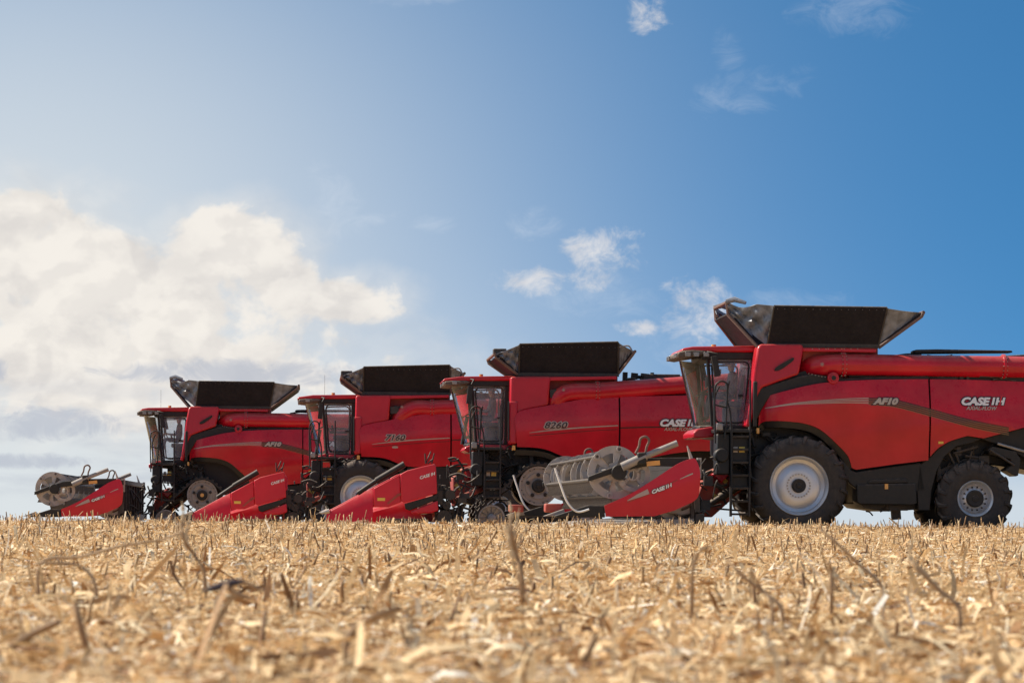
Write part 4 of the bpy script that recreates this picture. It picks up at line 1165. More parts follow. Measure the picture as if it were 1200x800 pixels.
# ------------------------------------------------------------------ the four combines
LABELS = {
 1: 'nearest red combine at right, big front tyre, AF10 and CASE IH on its side',
 2: 'red combine on rubber tracks with 8260 on its side, driver aboard',
 3: 'red combine second from the left with 7160 on its side, front tyre and empty cab',
 4: 'farthest red combine at left, rubber tracks, AF10 on its side',
}
COMB = {}
def machine(i):
    X, Y, Z0 = SITES[i]
    t = empty('combine_harvester', (0,0,0), 0)
    tag(t, LABELS[i], 'combine harvester', 'combine harvesters lined up in the field')
    kind = 'A' if i in (1, 4) else 'B'
    P = PA if kind == 'A' else PB
    O = measurer(SITES[i])
    (body_new if kind == 'A' else body_old)(t, P, *(('AF10',) if kind == 'A' else ((('8260', None, 'A') if i == 2 else ('7160', True, 'B')))))
    if i == 3: pass
    cab, seat = build_cab(t, kind, O)
    if i == 1:
        for far in (False, True):
            s = 1 if far else -1
            tyre_wheel('front_wheel', t, 0, 1.05, 1.06, s*1.78, .80, .60, far)
            tyre_wheel('rear_wheel', t, O(1147,0)[0], .81, .82, s*1.66, .60, .36, far, n_lug=16)
        lad = (O(861.5,0,-1.9)[0], O(883,0,-1.9)[0], O(870,500,-1.9)[1], O(870,605,-1.9)[1], 7)
    elif i == 3:
        for far in (False, True):
            s = 1 if far else -1
            tyre_wheel('front_wheel', t, O(427,0)[0], 1.04, 1.05, s*1.75, .7, .56, far)
            tyre_wheel('rear_wheel', t, PB(795,0)[0], .72, .73, s*1.62, .55, .34, far, n_lug=16)
        lad = (O(381.5,0,-1.9)[0], O(396.5,0,-1.9)[0], O(388,540,-1.9)[1], O(388,592,-1.9)[1], 5)
    else:
        for far in (False, True):
            s = 1 if far else -1
            track_unit(t, 0 if i == 2 else O(241.5,0)[0], far, 'amber' if i == 4 else 'black')
            tyre_wheel('rear_wheel', t, (PB(795,0) if i == 2 else PA(1147,0))[0], .76, .77, s*1.64, .55, .36, far, n_lug=16)
        if i == 2: lad = (O(572,0,-1.9)[0], O(590.5,0,-1.9)[0], O(580,532,-1.9)[1], O(580,585,-1.9)[1], 5)
        else: lad = (O(193.5,0,-1.9)[0], O(208,0,-1.9)[0], O(200,537,-1.9)[1], O(200,588,-1.9)[1], 5)
    ladder(t, lad[0], lad[1], lad[2], lad[3], rungs=lad[4], boxed=True if kind == 'A' else 'all')
    x0, x1, zt, zb, _ = lad
    # platform and rails
    fl = (PA(870,503) if kind == 'A' else PB(570,524))[1]
    g = G(); xa = x0 - .32
    g.box(xa, x1+.05, -1.85, -.93, fl-.07, fl); g.build('platform', 'black', t, bevel=.01)
    g = G(); g.box(xa+.02, xa+.30, -1.80, -1.2, fl-.95, fl-.10); g.tube([(xa+.12, -1.86, fl-.55), (xa+.12, -1.5, fl-.55)], .15, 20); g.build('battery_box', 'black', t, bevel=.03)
    y = -1.86
    specs = [[(x0, y, zb+.6), (x0-.02, y, fl+.2), (x0-.10, y, fl+.62), (x0-.06, y, fl+1.0)],
             [(x1, y, zb+.6), (x1, y, fl+.3), (x1, y, fl+1.02)],
             [(x0-.34, y, fl-.3), (x0-.36, y, fl+.75), (x0-.28, y, fl+.97), (x0-.14, y, fl+.97), (x0-.10, y, fl+.8), (x0-.14, y, fl-.2)],
             [(x0-.30, -1.4, fl), (x0-.32, -1.42, fl+.6), (x0-.22, -1.5, fl+.9)],
             [(x0-.36, y, fl+.5), (x0-.10, y, fl+.45)]]
    rails(t, specs)
    g = G(); a = xa+.02; g.box(a-.02, a+.11, -1.92, -1.78, fl-.03, fl+.12); g.build('turn_signal', 'lampglass', t, bevel=.015)
    feeder_house(t, P, kind)
    if kind == 'A':
        hd = grain_header(t, P, i == 1, 0 if i == 1 else -.5, 0 if i == 1 else -.03)
        if i == 4: hd.location = (0, 0, .12)
    else: corn_header(t, P)
    t.location = (X, Y, Z0); t.rotation_euler = (0, 0, YAW)
    COMB[i] = (t, seat)
    if i != 3:
        c0, s0 = math.cos(YAW), math.sin(YAW)
        lx, lz = seat
        driver((X + lx*c0, Y + lx*s0, lz + Z0), YAW, {1: 'man in a dark cap at the wheel of the nearest combine at right',
               2: 'man in a cap driving the combine marked 8260', 4: 'man in a cap in the cab of the combine farthest left'}[i], lean=.05)
for i in (1, 2, 3, 4): machine(i)

# ------------------------------------------------------------------ field
def zground(x, y):
    y = np.asarray(y, float); x = np.asarray(x, float)
    crest = .215*np.exp(-((y-54)/10)**2)
    fall = -.0078*np.clip(y-72, 0, 50) - np.maximum(y-122, 0)*.010 - np.maximum(y-500, 0)*.012
    und = .012*np.sin(x*1.3+y*.7)*np.sin(y*.45+1.1) + .007*np.sin(x*3.1+y*1.9)
    und = und*np.clip((75-y)/12, .25, 1)
    return crest + fall + und - np.maximum(np.abs(x)-60, 0)*.004

xs = np.unique(np.concatenate([np.arange(-22, 22.01, .2), np.linspace(-22, -120, 30), np.linspace(22, 120, 30), [-3000,-1500,-700,-300,300,700,1500,3000]]))
ys = np.unique(np.concatenate([np.arange(-4, 75, .2), np.linspace(75, 145, 80), np.array([150,180,230,300,400,600,900,1400,2200,3200]), [-15,-40,-100,-300]]))
X, Y = np.meshgrid(xs, ys)
Zg = zground(X, Y)
verts = np.stack([X, Y, Zg], -1).reshape(-1, 3)
nx, ny = len(xs), len(ys)
idx = np.arange(nx*ny).reshape(ny, nx)
quads = np.stack([idx[:-1,:-1], idx[:-1,1:], idx[1:,1:], idx[1:,:-1]], -1).reshape(-1, 4)
me = bpy.data.meshes.new('ground'); me.from_pydata(verts.tolist(), [], quads.tolist())
me.polygons.foreach_set('use_smooth', [True]*len(me.polygons))
ground = bpy.data.objects.new('ground', me); COL.objects.link(ground); tag(ground, kind='structure')

m, nt, out = newmat('stubble_soil')
N = nt.nodes.new; L = nt.links.new
p = N('ShaderNodeBsdfPrincipled'); p.inputs['Roughness'].default_value = .95; p.inputs['Specular IOR Level'].default_value = .1
tc = N('ShaderNodeTexCoord')
n1 = N('ShaderNodeTexNoise'); n1.inputs['Scale'].default_value = 22; n1.inputs['Detail'].default_value = 8; L(tc.outputs['Object'], n1.inputs['Vector'])
cr = N('ShaderNodeValToRGB'); e = cr.color_ramp.elements
e[0].position = .30; e[0].color = (.22,.12,.05,1); e[1].position = .66; e[1].color = (.66,.46,.25,1)
e.new(.45).color = (.48,.31,.15,1)
L(n1.outputs['Fac'], cr.inputs[0]); L(cr.outputs[0], p.inputs['Base Color'])
b = N('ShaderNodeBump'); b.inputs['Strength'].default_value = .8; b.inputs['Distance'].default_value = .03; L(n1.outputs['Fac'], b.inputs['Height']); L(b.outputs[0], p.inputs['Normal'])
L(p.outputs[0], out.inputs[0]); me.materials.append(m)

def straw_mat(name, stops, trans=.15):
    m, nt, out = newmat(name); N = nt.nodes.new; L = nt.links.new
    p = N('ShaderNodeBsdfPrincipled'); p.inputs['Roughness'].default_value = .65; p.inputs['Specular IOR Level'].default_value = .25
    ge = N('ShaderNodeNewGeometry'); cr = N('ShaderNodeValToRGB'); e = cr.color_ramp.elements
    e[0].position, e[0].color = stops[0][0], (*stops[0][1], 1); e[1].position, e[1].color = stops[-1][0], (*stops[-1][1], 1)
    for q, c in stops[1:-1]: e.new(q).color = (*c, 1)
    L(ge.outputs['Random Per Island'], cr.inputs[0])
    tc = N('ShaderNodeTexCoord'); n1 = N('ShaderNodeTexNoise'); n1.inputs['Scale'].default_value = 35; n1.inputs['Detail'].default_value = 4; L(tc.outputs['Object'], n1.inputs['Vector'])
    mr = N('ShaderNodeMapRange'); mr.inputs[1].default_value = .3; mr.inputs[2].default_value = .7; mr.inputs[3].default_value = .75; mr.inputs[4].default_value = 1.2; L(n1.outputs['Fac'], mr.inputs[0])
    n2 = N('ShaderNodeTexNoise'); n2.inputs['Scale'].default_value = 1.3; n2.inputs['Detail'].default_value = 3; L(tc.outputs['Object'], n2.inputs['Vector'])
    mr2 = N('ShaderNodeMapRange'); mr2.inputs[1].default_value = .3; mr2.inputs[2].default_value = .7; mr2.inputs[3].default_value = .82; mr2.inputs[4].default_value = 1.12; L(n2.outputs['Fac'], mr2.inputs[0])
    mu = N('ShaderNodeMath'); mu.operation = 'MULTIPLY'; L(mr.outputs[0], mu.inputs[0]); L(mr2.outputs[0], mu.inputs[1])
    sc = N('ShaderNodeVectorMath'); sc.operation = 'SCALE'; L(cr.outputs[0], sc.inputs[0]); L(mu.outputs[0], sc.inputs['Scale'])
    L(sc.outputs[0], p.inputs['Base Color'])
    t = N('ShaderNodeBsdfTranslucent'); L(sc.outputs[0], t.inputs[0])
    mx = N('ShaderNodeMixShader'); mx.inputs[0].default_value = trans; L(p.outputs[0], mx.inputs[1]); L(t.outputs[0], mx.inputs[2]); L(mx.outputs[0], out.inputs[0])
    return m
M['straw'] = straw_mat('corn_residue', [(0, (.09,.05,.03)), (.07, (.30,.15,.06)), (.20, (.52,.30,.13)), (.45, (.70,.48,.245)), (.72, (.81,.60,.34)), (.92, (.88,.72,.47)), (1, (.92,.87,.76))], .2)
M['stalk'] = straw_mat('corn_stalks', [(0, (.16,.09,.045)), (.3, (.34,.20,.10)), (.7, (.52,.34,.17)), (1, (.66,.48,.27))], .05)

def bands(total_spec):
    out = []
    for y0, y1, dens in total_spec:
        def hw(y): return .155*y + 2.6
        area = (hw(y0)+hw(y1))*(y1-y0)
        n = int(area*dens)
        y = rng.uniform(y0, y1, n); u = rng.uniform(-1, 1, n)
        keep = rng.uniform(0, 1, n) < (.155*y+2.6)/hw(y1)
        y = y[keep]; u = u[keep]
        out.append(np.stack([u*(.155*y+2.6), y], 1))
    return np.concatenate(out)

def make_mesh(name, V, F, mat, nper):
    me = bpy.data.meshes.new(name)
    me.vertices.add(len(V)); me.vertices.foreach_set('co', V.astype(np.float32).ravel())
    nf = len(F); me.loops.add(nf*4); me.loops.foreach_set('vertex_index', F.astype(np.int32).ravel())
    me.polygons.add(nf); me.polygons.foreach_set('loop_start', np.arange(0, nf*4, 4, dtype=np.int32))
    try: me.polygons.foreach_set('loop_total', np.full(nf, 4, dtype=np.int32))
    except Exception: pass
    me.update(calc_edges=True); me.validate()
    me.polygons.foreach_set('use_smooth', np.ones(nf, dtype=bool))
    me.materials.append(M[mat]); o = bpy.data.objects.new(name, me); COL.objects.link(o); return o

def strips(pos, L_, W_, pitch, curl, lift, yaw=None, nseg=3):
    """curled leaf and husk fragments as bent, slightly cupped strips"""
    n = len(pos)
    if yaw is None: yaw = rng.uniform(0, 2*PI, n)
    roll = rng.normal(0, .5, n)
    a = np.stack([np.cos(yaw)*np.cos(pitch), np.sin(yaw)*np.cos(pitch), np.sin(pitch)], 1)
    side0 = np.stack([-np.sin(yaw), np.cos(yaw), np.zeros(n)], 1)
    up0 = np.cross(a, side0)
    side = side0*np.cos(roll)[:,None] + up0*np.sin(roll)[:,None]
    up = np.cross(a, side); up *= np.sign(up[:,2:3]+1e-6)
    z0 = zground(pos[:,0], pos[:,1])
    base = np.stack([pos[:,0], pos[:,1], z0 + lift], 1)
    V = np.zeros((n, nseg+1, 2, 3))
    prof = np.linspace(0, 1, nseg+1)
    tw = rng.normal(0, .7, n)
    for k, t in enumerate(prof):
        c = base + a*((t-.5)*L_)[:,None] + up*(curl*L_*(1-(2*t-1)**2))[:,None]
        w = W_*(.45+.55*math.sin(PI*(.12+.76*t)))
        tt = tw*(t-.5)
        sd = side*np.cos(tt)[:,None] + up*np.sin(tt)[:,None]
        V[:,k,0] = c - sd*(w/2)[:,None]; V[:,k,1] = c + sd*(w/2)[:,None]
    V = V.reshape(-1, 3)
    i0 = (np.arange(n)*(nseg+1)*2)[:,None]
    k = (np.arange(nseg)*2)[None,:]
    q = i0 + k
    F = np.stack([q, q+1, q+3, q+2], -1).reshape(-1, 4)
    return V, F

def field_layer(spec, Lr, Wr, steep, lift_hi):
    pos = bands(spec); n = len(pos)
    L_ = np.exp(rng.normal(math.log(Lr), .55, n)).clip(.02, .34); W_ = np.exp(rng.normal(math.log(Wr), .5, n)).clip(.004, .06)
    W_ = np.minimum(W_, L_*.5)
    pitch = rng.normal(0, .11, n); st = rng.uniform(0, 1, n) < steep
    pitch[st] = rng.uniform(.4, 1.35, st.sum())
    lift = rng.uniform(.0, lift_hi, n) + np.abs(np.sin(pitch))*L_*.42
    return strips(pos, L_, W_, pitch, rng.normal(0, .12, n), lift)

parts = [field_layer([(6, 12, 2100), (12, 18, 1600), (18, 36, 760), (36, 62, 360), (62, 90, 70), (90, 140, 20)], .052, .0092, .035, .028),
         field_layer([(6, 18, 130), (18, 36, 60), (36, 64, 40)], .11, .017, .06, .03)]
Vs = []; Fs = []; off = 0
for V, F in parts: Vs.append(V); Fs.append(F+off); off += len(V)
o = make_mesh('corn_residue', np.concatenate(Vs), np.concatenate(Fs), 'straw', 3); tag(o, 'shredded corn leaves and husks covering the harvested field', 'crop residue', kind='stuff')

# stubble in rows
def stubs(pos, H, R_, tiltx, tilty, base_lift=0.0, ns=6):
    n = len(pos); z0 = zground(pos[:,0], pos[:,1]) - .02
    V = np.zeros((n, 3, ns, 3)); kn = rng.uniform(.3, .7, n)
    for k in range(3):
        t = 0 if k == 0 else (kn if k == 1 else np.ones(n))
        h = H*t
        cx = pos[:,0] + tiltx*h; cy = pos[:,1] + tilty*h; cz = z0 + h
        rr = R_*(1.15 if k == 0 else 1.0 if k == 1 else .85)
        for j in range(ns):
            a = 2*PI*j/ns
            jag = rng.normal(0, .012, n) if k == 2 else 0
            V[:,k,j] = np.stack([cx+rr*math.cos(a), cy+rr*math.sin(a), cz+jag], 1)
    V = V.reshape(-1, 3)
    i0 = (np.arange(n)*3*ns)[:,None,None]; k = np.arange(2)[None,:,None]*ns; j = np.arange(ns)[None,None,:]; j2 = (j+1) % ns
    F = np.stack([i0+k+j, i0+k+j2, i0+k+ns+j2, i0+k+ns+j], -1).reshape(-1, 4)
    # lid
    q = (np.arange(n)*3*ns + 2*ns)[:,None]
    lid = np.concatenate([np.concatenate([q+0, q+1, q+2, q+3], 1), np.concatenate([q+3, q+4, q+5, q+0], 1)])
    return V, np.concatenate([F, lid])
rows_y = np.arange(7.1, 84, .76); pp = []
for ry in rows_y:
    w = .155*ry+2.6; x = np.arange(-w, w, .17); x = x + rng.normal(0, .045, len(x)); x = x[rng.uniform(0, 1, len(x)) < np.interp(ry, [8, 30, 45], [.13, .2, .55])]
    pp.append(np.stack([x, ry + rng.normal(0, .05, len(x)) + .01*x], 1))
pos = np.concatenate(pp); n = len(pos)
H = rng.normal(.10, .04, n).clip(.03, .24)
far_ = pos[:,1] > 34; H[far_] *= 1.25
V1, F1 = stubs(pos, H, rng.normal(.0085, .002, n).clip(.004, .013), rng.normal(0, .22, n), rng.normal(0, .22, n))
# ragged sheaths on the stubs
pos2 = np.repeat(pos, 2, 0) + rng.normal(0, .03, (2*n, 2)); m2 = len(pos2)
Lh = rng.uniform(.05, .15, m2)
V2, F2 = strips(pos2, Lh, rng.uniform(.006, .015, m2), rng.uniform(.05, 1.2, m2), rng.normal(0, .12, m2), Lh*.42, nseg=3)
o = make_mesh('corn_stubble', np.concatenate([V1, V2]), np.concatenate([F1, F2+len(V1)]), 'stalk', 3)
tag(o, 'short cut corn stubble standing in rows across the field', 'stubble', kind='stuff')

# ---- the few stalks and leaves one can single out, close to the camera
def wp(px, py, D):
    py2 = py - .0075*(px-600); return Vector(((px-600)/FPX*D, D, CAMH + (600-py2)/FPX*D))
def stalk(path, D_, rad, label, name='corn_stalk', leaves=(), cat='corn stalk', mat='stalk', wig=.03):
    D = D_*1.28; rad *= 1.15
    P3 = [wp(x, y, D + (wig*(k % 2))) for k, (x, y) in enumerate(path)]
    root = empty(name, tuple(P3[0]))
    tag(root, label, cat)
    pts = [Vector(q) - P3[0] for q in P3]
    # root end goes into the ground
    gz = float(zground(P3[0].x, P3[0].y)) - P3[0].z
    if gz < -.01 and gz > -.25: pts = [pts[0] + Vector((0,0,gz-.01))] + pts
    c = curve([tuple(q) for q in pts], 5)
    g = G(); g.tube(c, [rad*(1-.45*i/len(c)) for i in range(len(c))], 8); g.build('stem', mat, root)
    for lp, w in leaves:
        Q = [wp(x, y, D + .02 + .02*i) - P3[0] for i, (x, y) in enumerate(lp)]
        cc = curve([tuple(q) for q in Q], 5); rows = [[], [], []]
        for i, q in enumerate(cc):
            u = i/(len(cc)-1); ww = w*(.55+.45*math.sin(i*2.3+w*900))*(math.sin(PI*(.15+.83*u))**.8); 
            d = Vector(cc[min(i+1,len(cc)-1)]) - Vector(cc[max(i-1,0)]); nrm = Vector((-d.z, 0, d.x)).normalized()
            q = Vector(q)
            rows[0].append(tuple(q+nrm*ww)); rows[1].append(tuple(q+Vector((0,-ww*.5,0)))); rows[2].append(tuple(q-nrm*ww))
        g = G(); g.sheet(rows).solid(.0015); g.build('leaf', 'straw_one' if 'straw_one' in M else 'stalk', root, angle=60)
    return root
M['straw_one'] = surf('dry_leaf', (.66,.47,.26), .6, dust=0, var=.25, scale=18)
M['stem_brown'] = surf('brown_stem', (.40,.26,.14), .7, dust=0, var=.3, scale=20)
stalk([(612,676),(606,650),(600,625),(598,606)], 12, .011, 'tall blurred husk stump sticking up before the tracks of the combine marked 8260', leaves=([[(604,655),(597,628),(599,604),(597,586)], .019], [[(608,660),(602,634),(606,610),(609,594)], .013], [[(606,650),(609,632),(617,618),(616,611)], .007], [[(604,648),(598,630),(591,618),(594,612)], .007], [[(612,690),(603,660),(597,640),(602,612)], .010]))
stalk([(240,672),(228,650),(216,632),(213,610)], 12, .008, 'tall blurred husk stump sticking up before the ladder of the leftmost combine', leaves=([[(222,645),(213,622),(215,604),(213,586)], .019], [[(224,648),(219,626),(221,612),(224,596)], .012], [[(226,655),(232,640),(243,622),(245,606)], .005], [[(218,640),(208,628),(206,614)], .005]))
stalk([(48,660),(95,652),(140,640),(190,632),(215,622)], 11.5, .0075, 'long thin bent stem arching left from the tall husk stump at left', mat='stem_brown')
stalk([(112,684),(92,662),(48,660),(40,662)], 11.2, .007, 'thin dark stem lying bent low at the far left', mat='stem_brown')
stalk([(1034,688),(1008,662),(985,640),(962,620)], 11, .008, 'thin brown stem leaning left above the right half of the stubble', mat='stem_brown')
stalk([(916,712),(890,690),(868,672),(852,655)], 9.5, .008, 'brown broken stem leaning left just left of the thin leaning stem', mat='stem_brown')
stalk([(905,708),(893,690),(880,668)], 9.2, .007, 'short brown stem crossing the broken one at its right', mat='stem_brown')
stalk([(1124,712),(1100,690),(1078,668),(1065,655)], 9.5, .008, 'curled brown leaf stalk at the right before the rear wheel', leaves=([[(1110,700),(1090,680),(1072,655)], .020], [[(1078,672),(1066,650),(1072,632)], .012]), mat='stem_brown')
stalk([(812,672),(816,652),(826,642),(830,648)], 10.5, .007, 'hooked pale stalk standing below the red end shield of the nearest header', leaves=([[(812,668),(820,645),(832,640)], .014],))
stalk([(975,690),(974,668),(972,660)], 10.5, .009, 'pale cupped husk standing at right centre', leaves=([[(970,696),(978,676),(974,662)], .030],))
stalk([(952,760),(950,742),(945,728)], 8.0, .007, 'pale pointed husk standing in front at the right of the leaning stems', leaves=([[(946,764),(956,742),(950,728)], .028],)) if False else None
stalk([(478,762),(474,745),(470,730)], 8.0, .006, 'pale pointed husk tip standing left of the bottom centre', leaves=([[(474,764),(482,744),(474,726)], .024],))
stalk([(404,760),(416,738),(440,722),(470,712)], 7.6, .013, 'thick pale bent husk arching low left of the centre', leaves=([[(400,766),(420,736),(452,722),(492,724)], .016],))
stalk([(2,768),(40,742),(70,728)], 7.4, .014, 'thick pale husk lying at the lower left edge', leaves=([[(0,772),(30,748),(76,724)], .024],))
# dark cob-like fragment
r = empty('corn_cob', tuple(wp(262,681,10))); tag(r, 'dark weathered corn cob lying on pale residue left of centre', 'corn cob')
g = G(); g.tube([(-.06,0,-.030), (-.03,0,-.020), (0,.0,-.012), (.03,.01,-.004), (.06,.01,.002)], [.004,.010,.013,.011,.006], 10)
g.build('cob_core', surf('dark_cob', (.05,.04,.05), .9, dust=0, var=.3, scale=30), r)
g = G(); g.tube([(.05,.01,.0), (.08,.02,-.010), (.12,.03,-.03)], [.006,.009,.004], 8); g.tube([(.0,.0,-.01), (.04,.02,-.04), (.09,.03,-.05)], [.006,.012,.004], 8); g.build('cob_husk', 'stem_brown', r)

# ------------------------------------------------------------------ camera
cam = bpy.data.cameras.new('camera'); camo = bpy.data.objects.new('camera', cam); COL.objects.link(camo)
camo.location = (0, 0, CAMH)
cam.sensor_width = 36; cam.lens = 36*FPX/1200; cam.shift_y = 200/1200
cam.clip_start = .1; cam.clip_end = 20000
camo.matrix_world = Matrix.Translation((0,0,CAMH)) @ Matrix.Rotation(PI/2, 4, 'X') @ Matrix.Rotation(.0075, 4, 'Z')
cam.dof.use_dof = True; cam.dof.focus_distance = 74; cam.dof.aperture_fstop = 117.6/1000/.019
cam.dof.aperture_blades = 0
scene.camera = camo

# ------------------------------------------------------------------ sun and sky
SUN = Vector((-.90, .28, .0)).normalized(); EL = math.radians(42)
sdir = Vector((SUN.x*math.cos(EL), SUN.y*math.cos(EL), math.sin(EL)))
sl = bpy.data.lights.new('sun', 'SUN'); sl.energy = SUN_E; sl.angle = math.radians(1.2); sl.color = (1.0, .93, .82)
so = bpy.data.objects.new('sun', sl); COL.objects.link(so); so.rotation_euler = (-sdir).to_track_quat('-Z', 'Y').to_euler(); so.location = (-30, 10, 40)

w = bpy.data.worlds.new('World'); scene.world = w; w.use_nodes = True
nt = w.node_tree
for n_ in list(nt.nodes): nt.nodes.remove(n_)
N = nt.nodes.new; L = nt.links.new
out = N('ShaderNodeOutputWorld'); bg = N('ShaderNodeBackground'); L(bg.outputs[0], out.inputs[0])
def math_(op, a, b=None, c=None, clamp=False):
    n_ = N('ShaderNodeMath'); n_.operation = op; n_.use_clamp = clamp
    for i, v in enumerate((a, b, c)):
        if v is None: continue
        if isinstance(v, (int, float)): n_.inputs[i].default_value = v
        else: L(v, n_.inputs[i])
    return n_.outputs[0]
def maprange(v, a, b, c=0, d=1, smooth=True):
    n_ = N('ShaderNodeMapRange'); n_.interpolation_type = 'SMOOTHSTEP' if smooth else 'LINEAR'
    L(v, n_.inputs[0])
    for i, q in enumerate((a, b, c, d)): n_.inputs[i+1].default_value = q
    return n_.outputs[0]
def mixc(f, a, b):
    n_ = N('ShaderNodeMix'); n_.data_type = 'RGBA'; n_.clamp_factor = True
    if isinstance(f, float): n_.inputs[0].default_value = f
    else: L(f, n_.inputs[0])
    for i, v in ((6, a), (7, b)):
        if isinstance(v, tuple): n_.inputs[i].default_value = (*v, 1)
        else: L(v, n_.inputs[i])
    return n_.outputs[2]
tc = N('ShaderNodeTexCoord'); sep = N('ShaderNodeSeparateXYZ'); L(tc.outputs['Generated'], sep.inputs[0])
# keep the sky's horizon colour just under the horizon too
zc = math_('ADD', math_('MULTIPLY', math_('MAXIMUM', sep.outputs[2], 0.0), 2.6), .25)
cmb = N('ShaderNodeCombineXYZ'); L(sep.outputs[0], cmb.inputs[0]); L(sep.outputs[1], cmb.inputs[1]); L(zc, cmb.inputs[2])
sky = N('ShaderNodeTexSky'); sky.sky_type = 'NISHITA'; sky.sun_disc = False; sky.sun_elevation = EL
sky.sun_rotation = math.atan2(SUN.x, SUN.y); sky.air_density = 1.0; sky.dust_density = 1.6; sky.ozone_density = 2.0
L(cmb.outputs[0], sky.inputs[0])
az = math_('ARCTAN2', sep.outputs[0], sep.outputs[1]); el = math_('ARCSINE', sep.outputs[2])
# cloud field in azimuth / elevation, degrees-like units (1 = 100 px of a telephoto view = 1/30 rad)
au = math_('MULTIPLY', az, 39.2); ev = math_('MULTIPLY', el, 39.2)
av = N('ShaderNodeCombineXYZ'); L(au, av.inputs[0]); L(ev, av.inputs[1])
def noise_(scale, detail=6, rough=.55, off=(0,0,0), stretch=(1,1,1), dist=0.0):
    mp = N('ShaderNodeMapping'); mp.inputs['Location'].default_value = off; mp.inputs['Scale'].default_value = stretch; L(av.outputs[0], mp.inputs[0])
    n_ = N('ShaderNodeTexNoise'); n_.inputs['Scale'].default_value = scale; n_.inputs['Detail'].default_value = detail; n_.inputs['Roughness'].default_value = rough
    n_.inputs['Distortion'].default_value = dist
    L(mp.outputs[0], n_.inputs['Vector']); return n_.outputs['Fac']
def blob(px, py, rx, ry, rot=0.0):
    """soft ellipse centred where a cloud stands (azimuth, elevation)"""
    cu, cv = (px-600)/100, (600-py)/100
    x = math_('SUBTRACT', au, cu); y = math_('SUBTRACT', ev, cv)
    c, s = math.cos(rot), math.sin(rot)
    xr = math_('ADD', math_('MULTIPLY', x, c*100/rx), math_('MULTIPLY', y, s*100/rx))
    yr = math_('ADD', math_('MULTIPLY', x, -s*100/ry), math_('MULTIPLY', y, c*100/ry))
    d = math_('ADD', math_('MULTIPLY', xr, xr), math_('MULTIPLY', yr, yr))
    return math_('SUBTRACT', 1.0, d)
def union(bl):
    r_ = bl[0]
    for q in bl[1:]: r_ = math_('SMOOTH_MAX', r_, q, .35)
    return r_
edge = noise_(1.2, 8, .56, (3.1, 1.7, 0), (1, 1.25, 1), .25)
edge_s = math_('MULTIPLY', math_('SUBTRACT', edge, .5), 3.6)
# big bank at the left
bank = union([blob(10, 300, 130, 75), blob(120, 350, 220, 85), blob(262, 292, 92, 48), blob(320, 335, 60, 52), blob(120, 430, 330, 80), blob(412, 352, 62, 34), blob(250, 365, 130, 50)])
bank_d = math_('ADD', bank, edge_s)
bank_soft = maprange(bank_d, -1.6, 1.2, 0, .45)
bank_m = math_('MAXIMUM', maprange(bank_d, -.15, .6), bank_soft)
# small puffs
puffs = union([blob(700, 303, 46, 40), blob(618, 330, 46, 17), blob(665, 292, 20, 14), blob(815, 365, 44, 42), blob(745, 383, 26, 10), blob(752, 18, 26, 26, .3)])
pn = noise_(2.3, 9, .66, (7.3, 2.2, 0), (1, 1.2, 1), .5)
puff_m = math_('MULTIPLY', maprange(math_('ADD', puffs, math_('MULTIPLY', math_('SUBTRACT', pn, .5), 5.5)), -.2, 1.8), .80)
wisps = union([blob(395, 245, 30, 60, .5), blob(420, 262, 60, 12, .3), blob(870, 110, 80, 26, .2), blob(990, 15, 80, 36), blob(480, 2, 60, 12), blob(625, 265, 36, 20), blob(505, 265, 30, 12), blob(848, 60, 22, 26, .4), blob(700, 345, 90, 30), blob(830, 400, 80, 40), blob(930, 352, 80, 20)])
wn = noise_(1.7, 9, .68, (9, 4, 0), (1, 1.5, 1), 1.2)
wisp_m = math_('MULTIPLY', maprange(math_('ADD', wisps, math_('MULTIPLY', math_('SUBTRACT', wn, .5), 4.5)), -.1, 2.4), .24)
streak_n = noise_(1.1, 6, .55, (0, 7, 0), (.55, 2.4, 1), .2)
lowband = math_('MULTIPLY', maprange(ev, .0, .36), maprange(ev, 1.9, .8))
leftish = maprange(au, -.6, -3.2)
streak_m = math_('MULTIPLY', math_('MULTIPLY', maprange(streak_n, .42, .66), lowband), leftish)
bars = union([blob(62, 502, 85, 20), blob(-4, 441, 18, 16), blob(260, 440, 170, 16), blob(20, 545, 90, 10)])
bar_m = math_('MULTIPLY', maprange(math_('ADD', bars, math_('MULTIPLY', math_('SUBTRACT', wn, .5), 3.5)), -.3, 1.0), .85)
streak_m = math_('MAXIMUM', math_('MULTIPLY', streak_m, .6), bar_m)
# pale glow of the veiled sun low at the left, and haze down at the horizon
def gauss(px, py, rx, ry):
    q = math_('MULTIPLY', math_('SUBTRACT', blob(px, py, rx, ry), 1.0), .5)
    return math_('EXPONENT', q)
g1 = math_('MULTIPLY', gauss(-40, 380, 400, 300), .80)
g2 = math_('MULTIPLY', gauss(90, 540, 430, 130), .80)
g3 = math_('MULTIPLY', gauss(0, 200, 420, 260), .36)
hz_low = math_('MULTIPLY', maprange(ev, 1.5, .05, .0, 1, True), .80)
inv = None
for q in (g1, g2, g3, hz_low):
    t_ = math_('SUBTRACT', 1.0, q); inv = t_ if inv is None else math_('MULTIPLY', inv, t_)
haze = math_('MINIMUM', math_('SUBTRACT', 1.0, inv), .95)
skyc = N('ShaderNodeVectorMath'); skyc.operation = 'MULTIPLY'; L(sky.outputs[0], skyc.inputs[0]); skyc.inputs[1].default_value = SKY_TINT
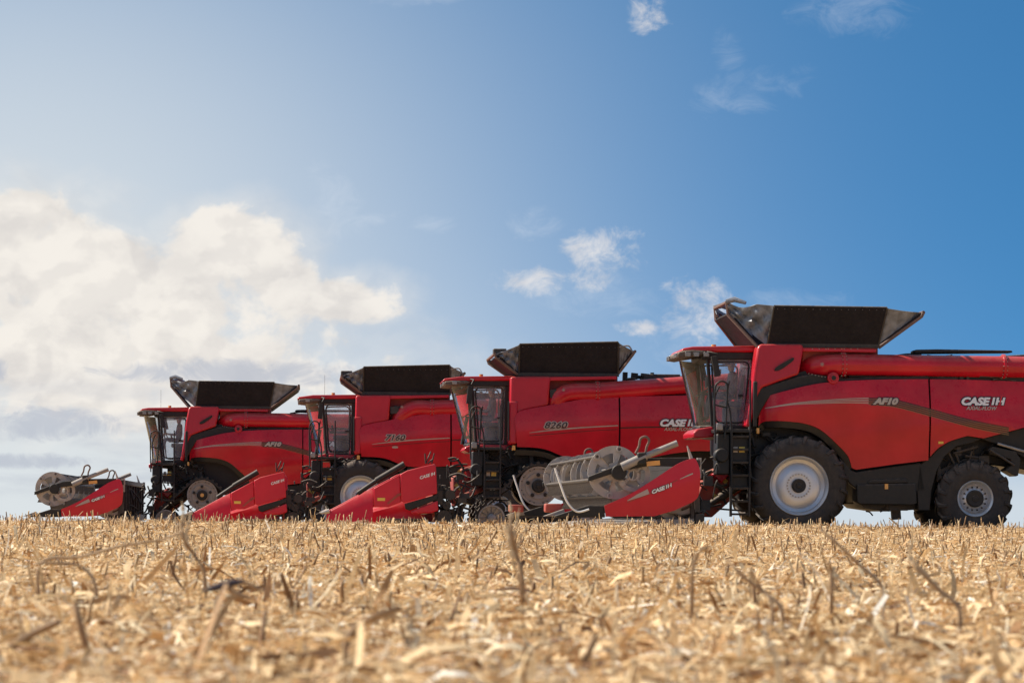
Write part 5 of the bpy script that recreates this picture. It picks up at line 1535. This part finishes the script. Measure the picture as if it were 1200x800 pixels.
# clouds elsewhere in the dome so that paint and glass reflect a natural sky
dome_v = N('ShaderNodeMapping'); dome_v.inputs['Scale'].default_value = (1, 1, 2.2); L(tc.outputs['Generated'], dome_v.inputs[0])
dn = N('ShaderNodeTexNoise'); dn.inputs['Scale'].default_value = 2.4; dn.inputs['Detail'].default_value = 7; L(dome_v.outputs[0], dn.inputs['Vector'])
inview = math_('MULTIPLY', maprange(sep.outputs[1], .80, .93), maprange(el, .45, .30))
dome_m = math_('MULTIPLY', math_('MULTIPLY', maprange(dn.outputs['Fac'], .48, .64), .85), math_('SUBTRACT', 1.0, inview))
shade_n = noise_(.85, 7, .55, (5, 2.4, 0), (1, 1.5, 1), .3)
edge2 = noise_(1.2, 4, .5, (3.1-.16, 1.7+.14, 0), (1, 1.25, 1), .25)
edge1 = noise_(1.2, 4, .5, (3.1, 1.7, 0), (1, 1.25, 1), .25)
relief = maprange(math_('SUBTRACT', edge2, edge1), -.05, .075)
shade = math_('MULTIPLY', math_('ADD', math_('MULTIPLY', relief, .42), math_('MULTIPLY', maprange(shade_n, .42, .66), .55)), .85, clamp=True)
CW = CLOUD
col = mixc(haze, skyc.outputs[0], tuple(HAZE))
col = mixc(wisp_m, col, (CW*.85, CW*.90, CW*.97))
lit = mixc(shade, (CW*1.0, CW*.94, CW*.86), (CW*.72, CW*.68, CW*.65))
col = mixc(math_('MULTIPLY', bank_m, .90), col, lit)
col = mixc(puff_m, col, mixc(shade, (CW*.92, CW*.89, CW*.87), (CW*.68, CW*.68, CW*.71)))
col = mixc(math_('MULTIPLY', streak_m, .85), col, (CW*.50, CW*.54, CW*.63))
col = mixc(dome_m, col, (CW*.85, CW*.85, CW*.87))
L(col, bg.inputs[0]); bg.inputs[1].default_value = SKY_STR

scene.view_settings.view_transform = 'Standard'; scene.view_settings.look = 'None'; scene.view_settings.gamma = 1
scene.view_settings.exposure = EXPO
scene.render.engine = 'CYCLES'
scene.cycles.max_bounces = 8; scene.cycles.transparent_max_bounces = 16
scene.cycles.use_denoising = True
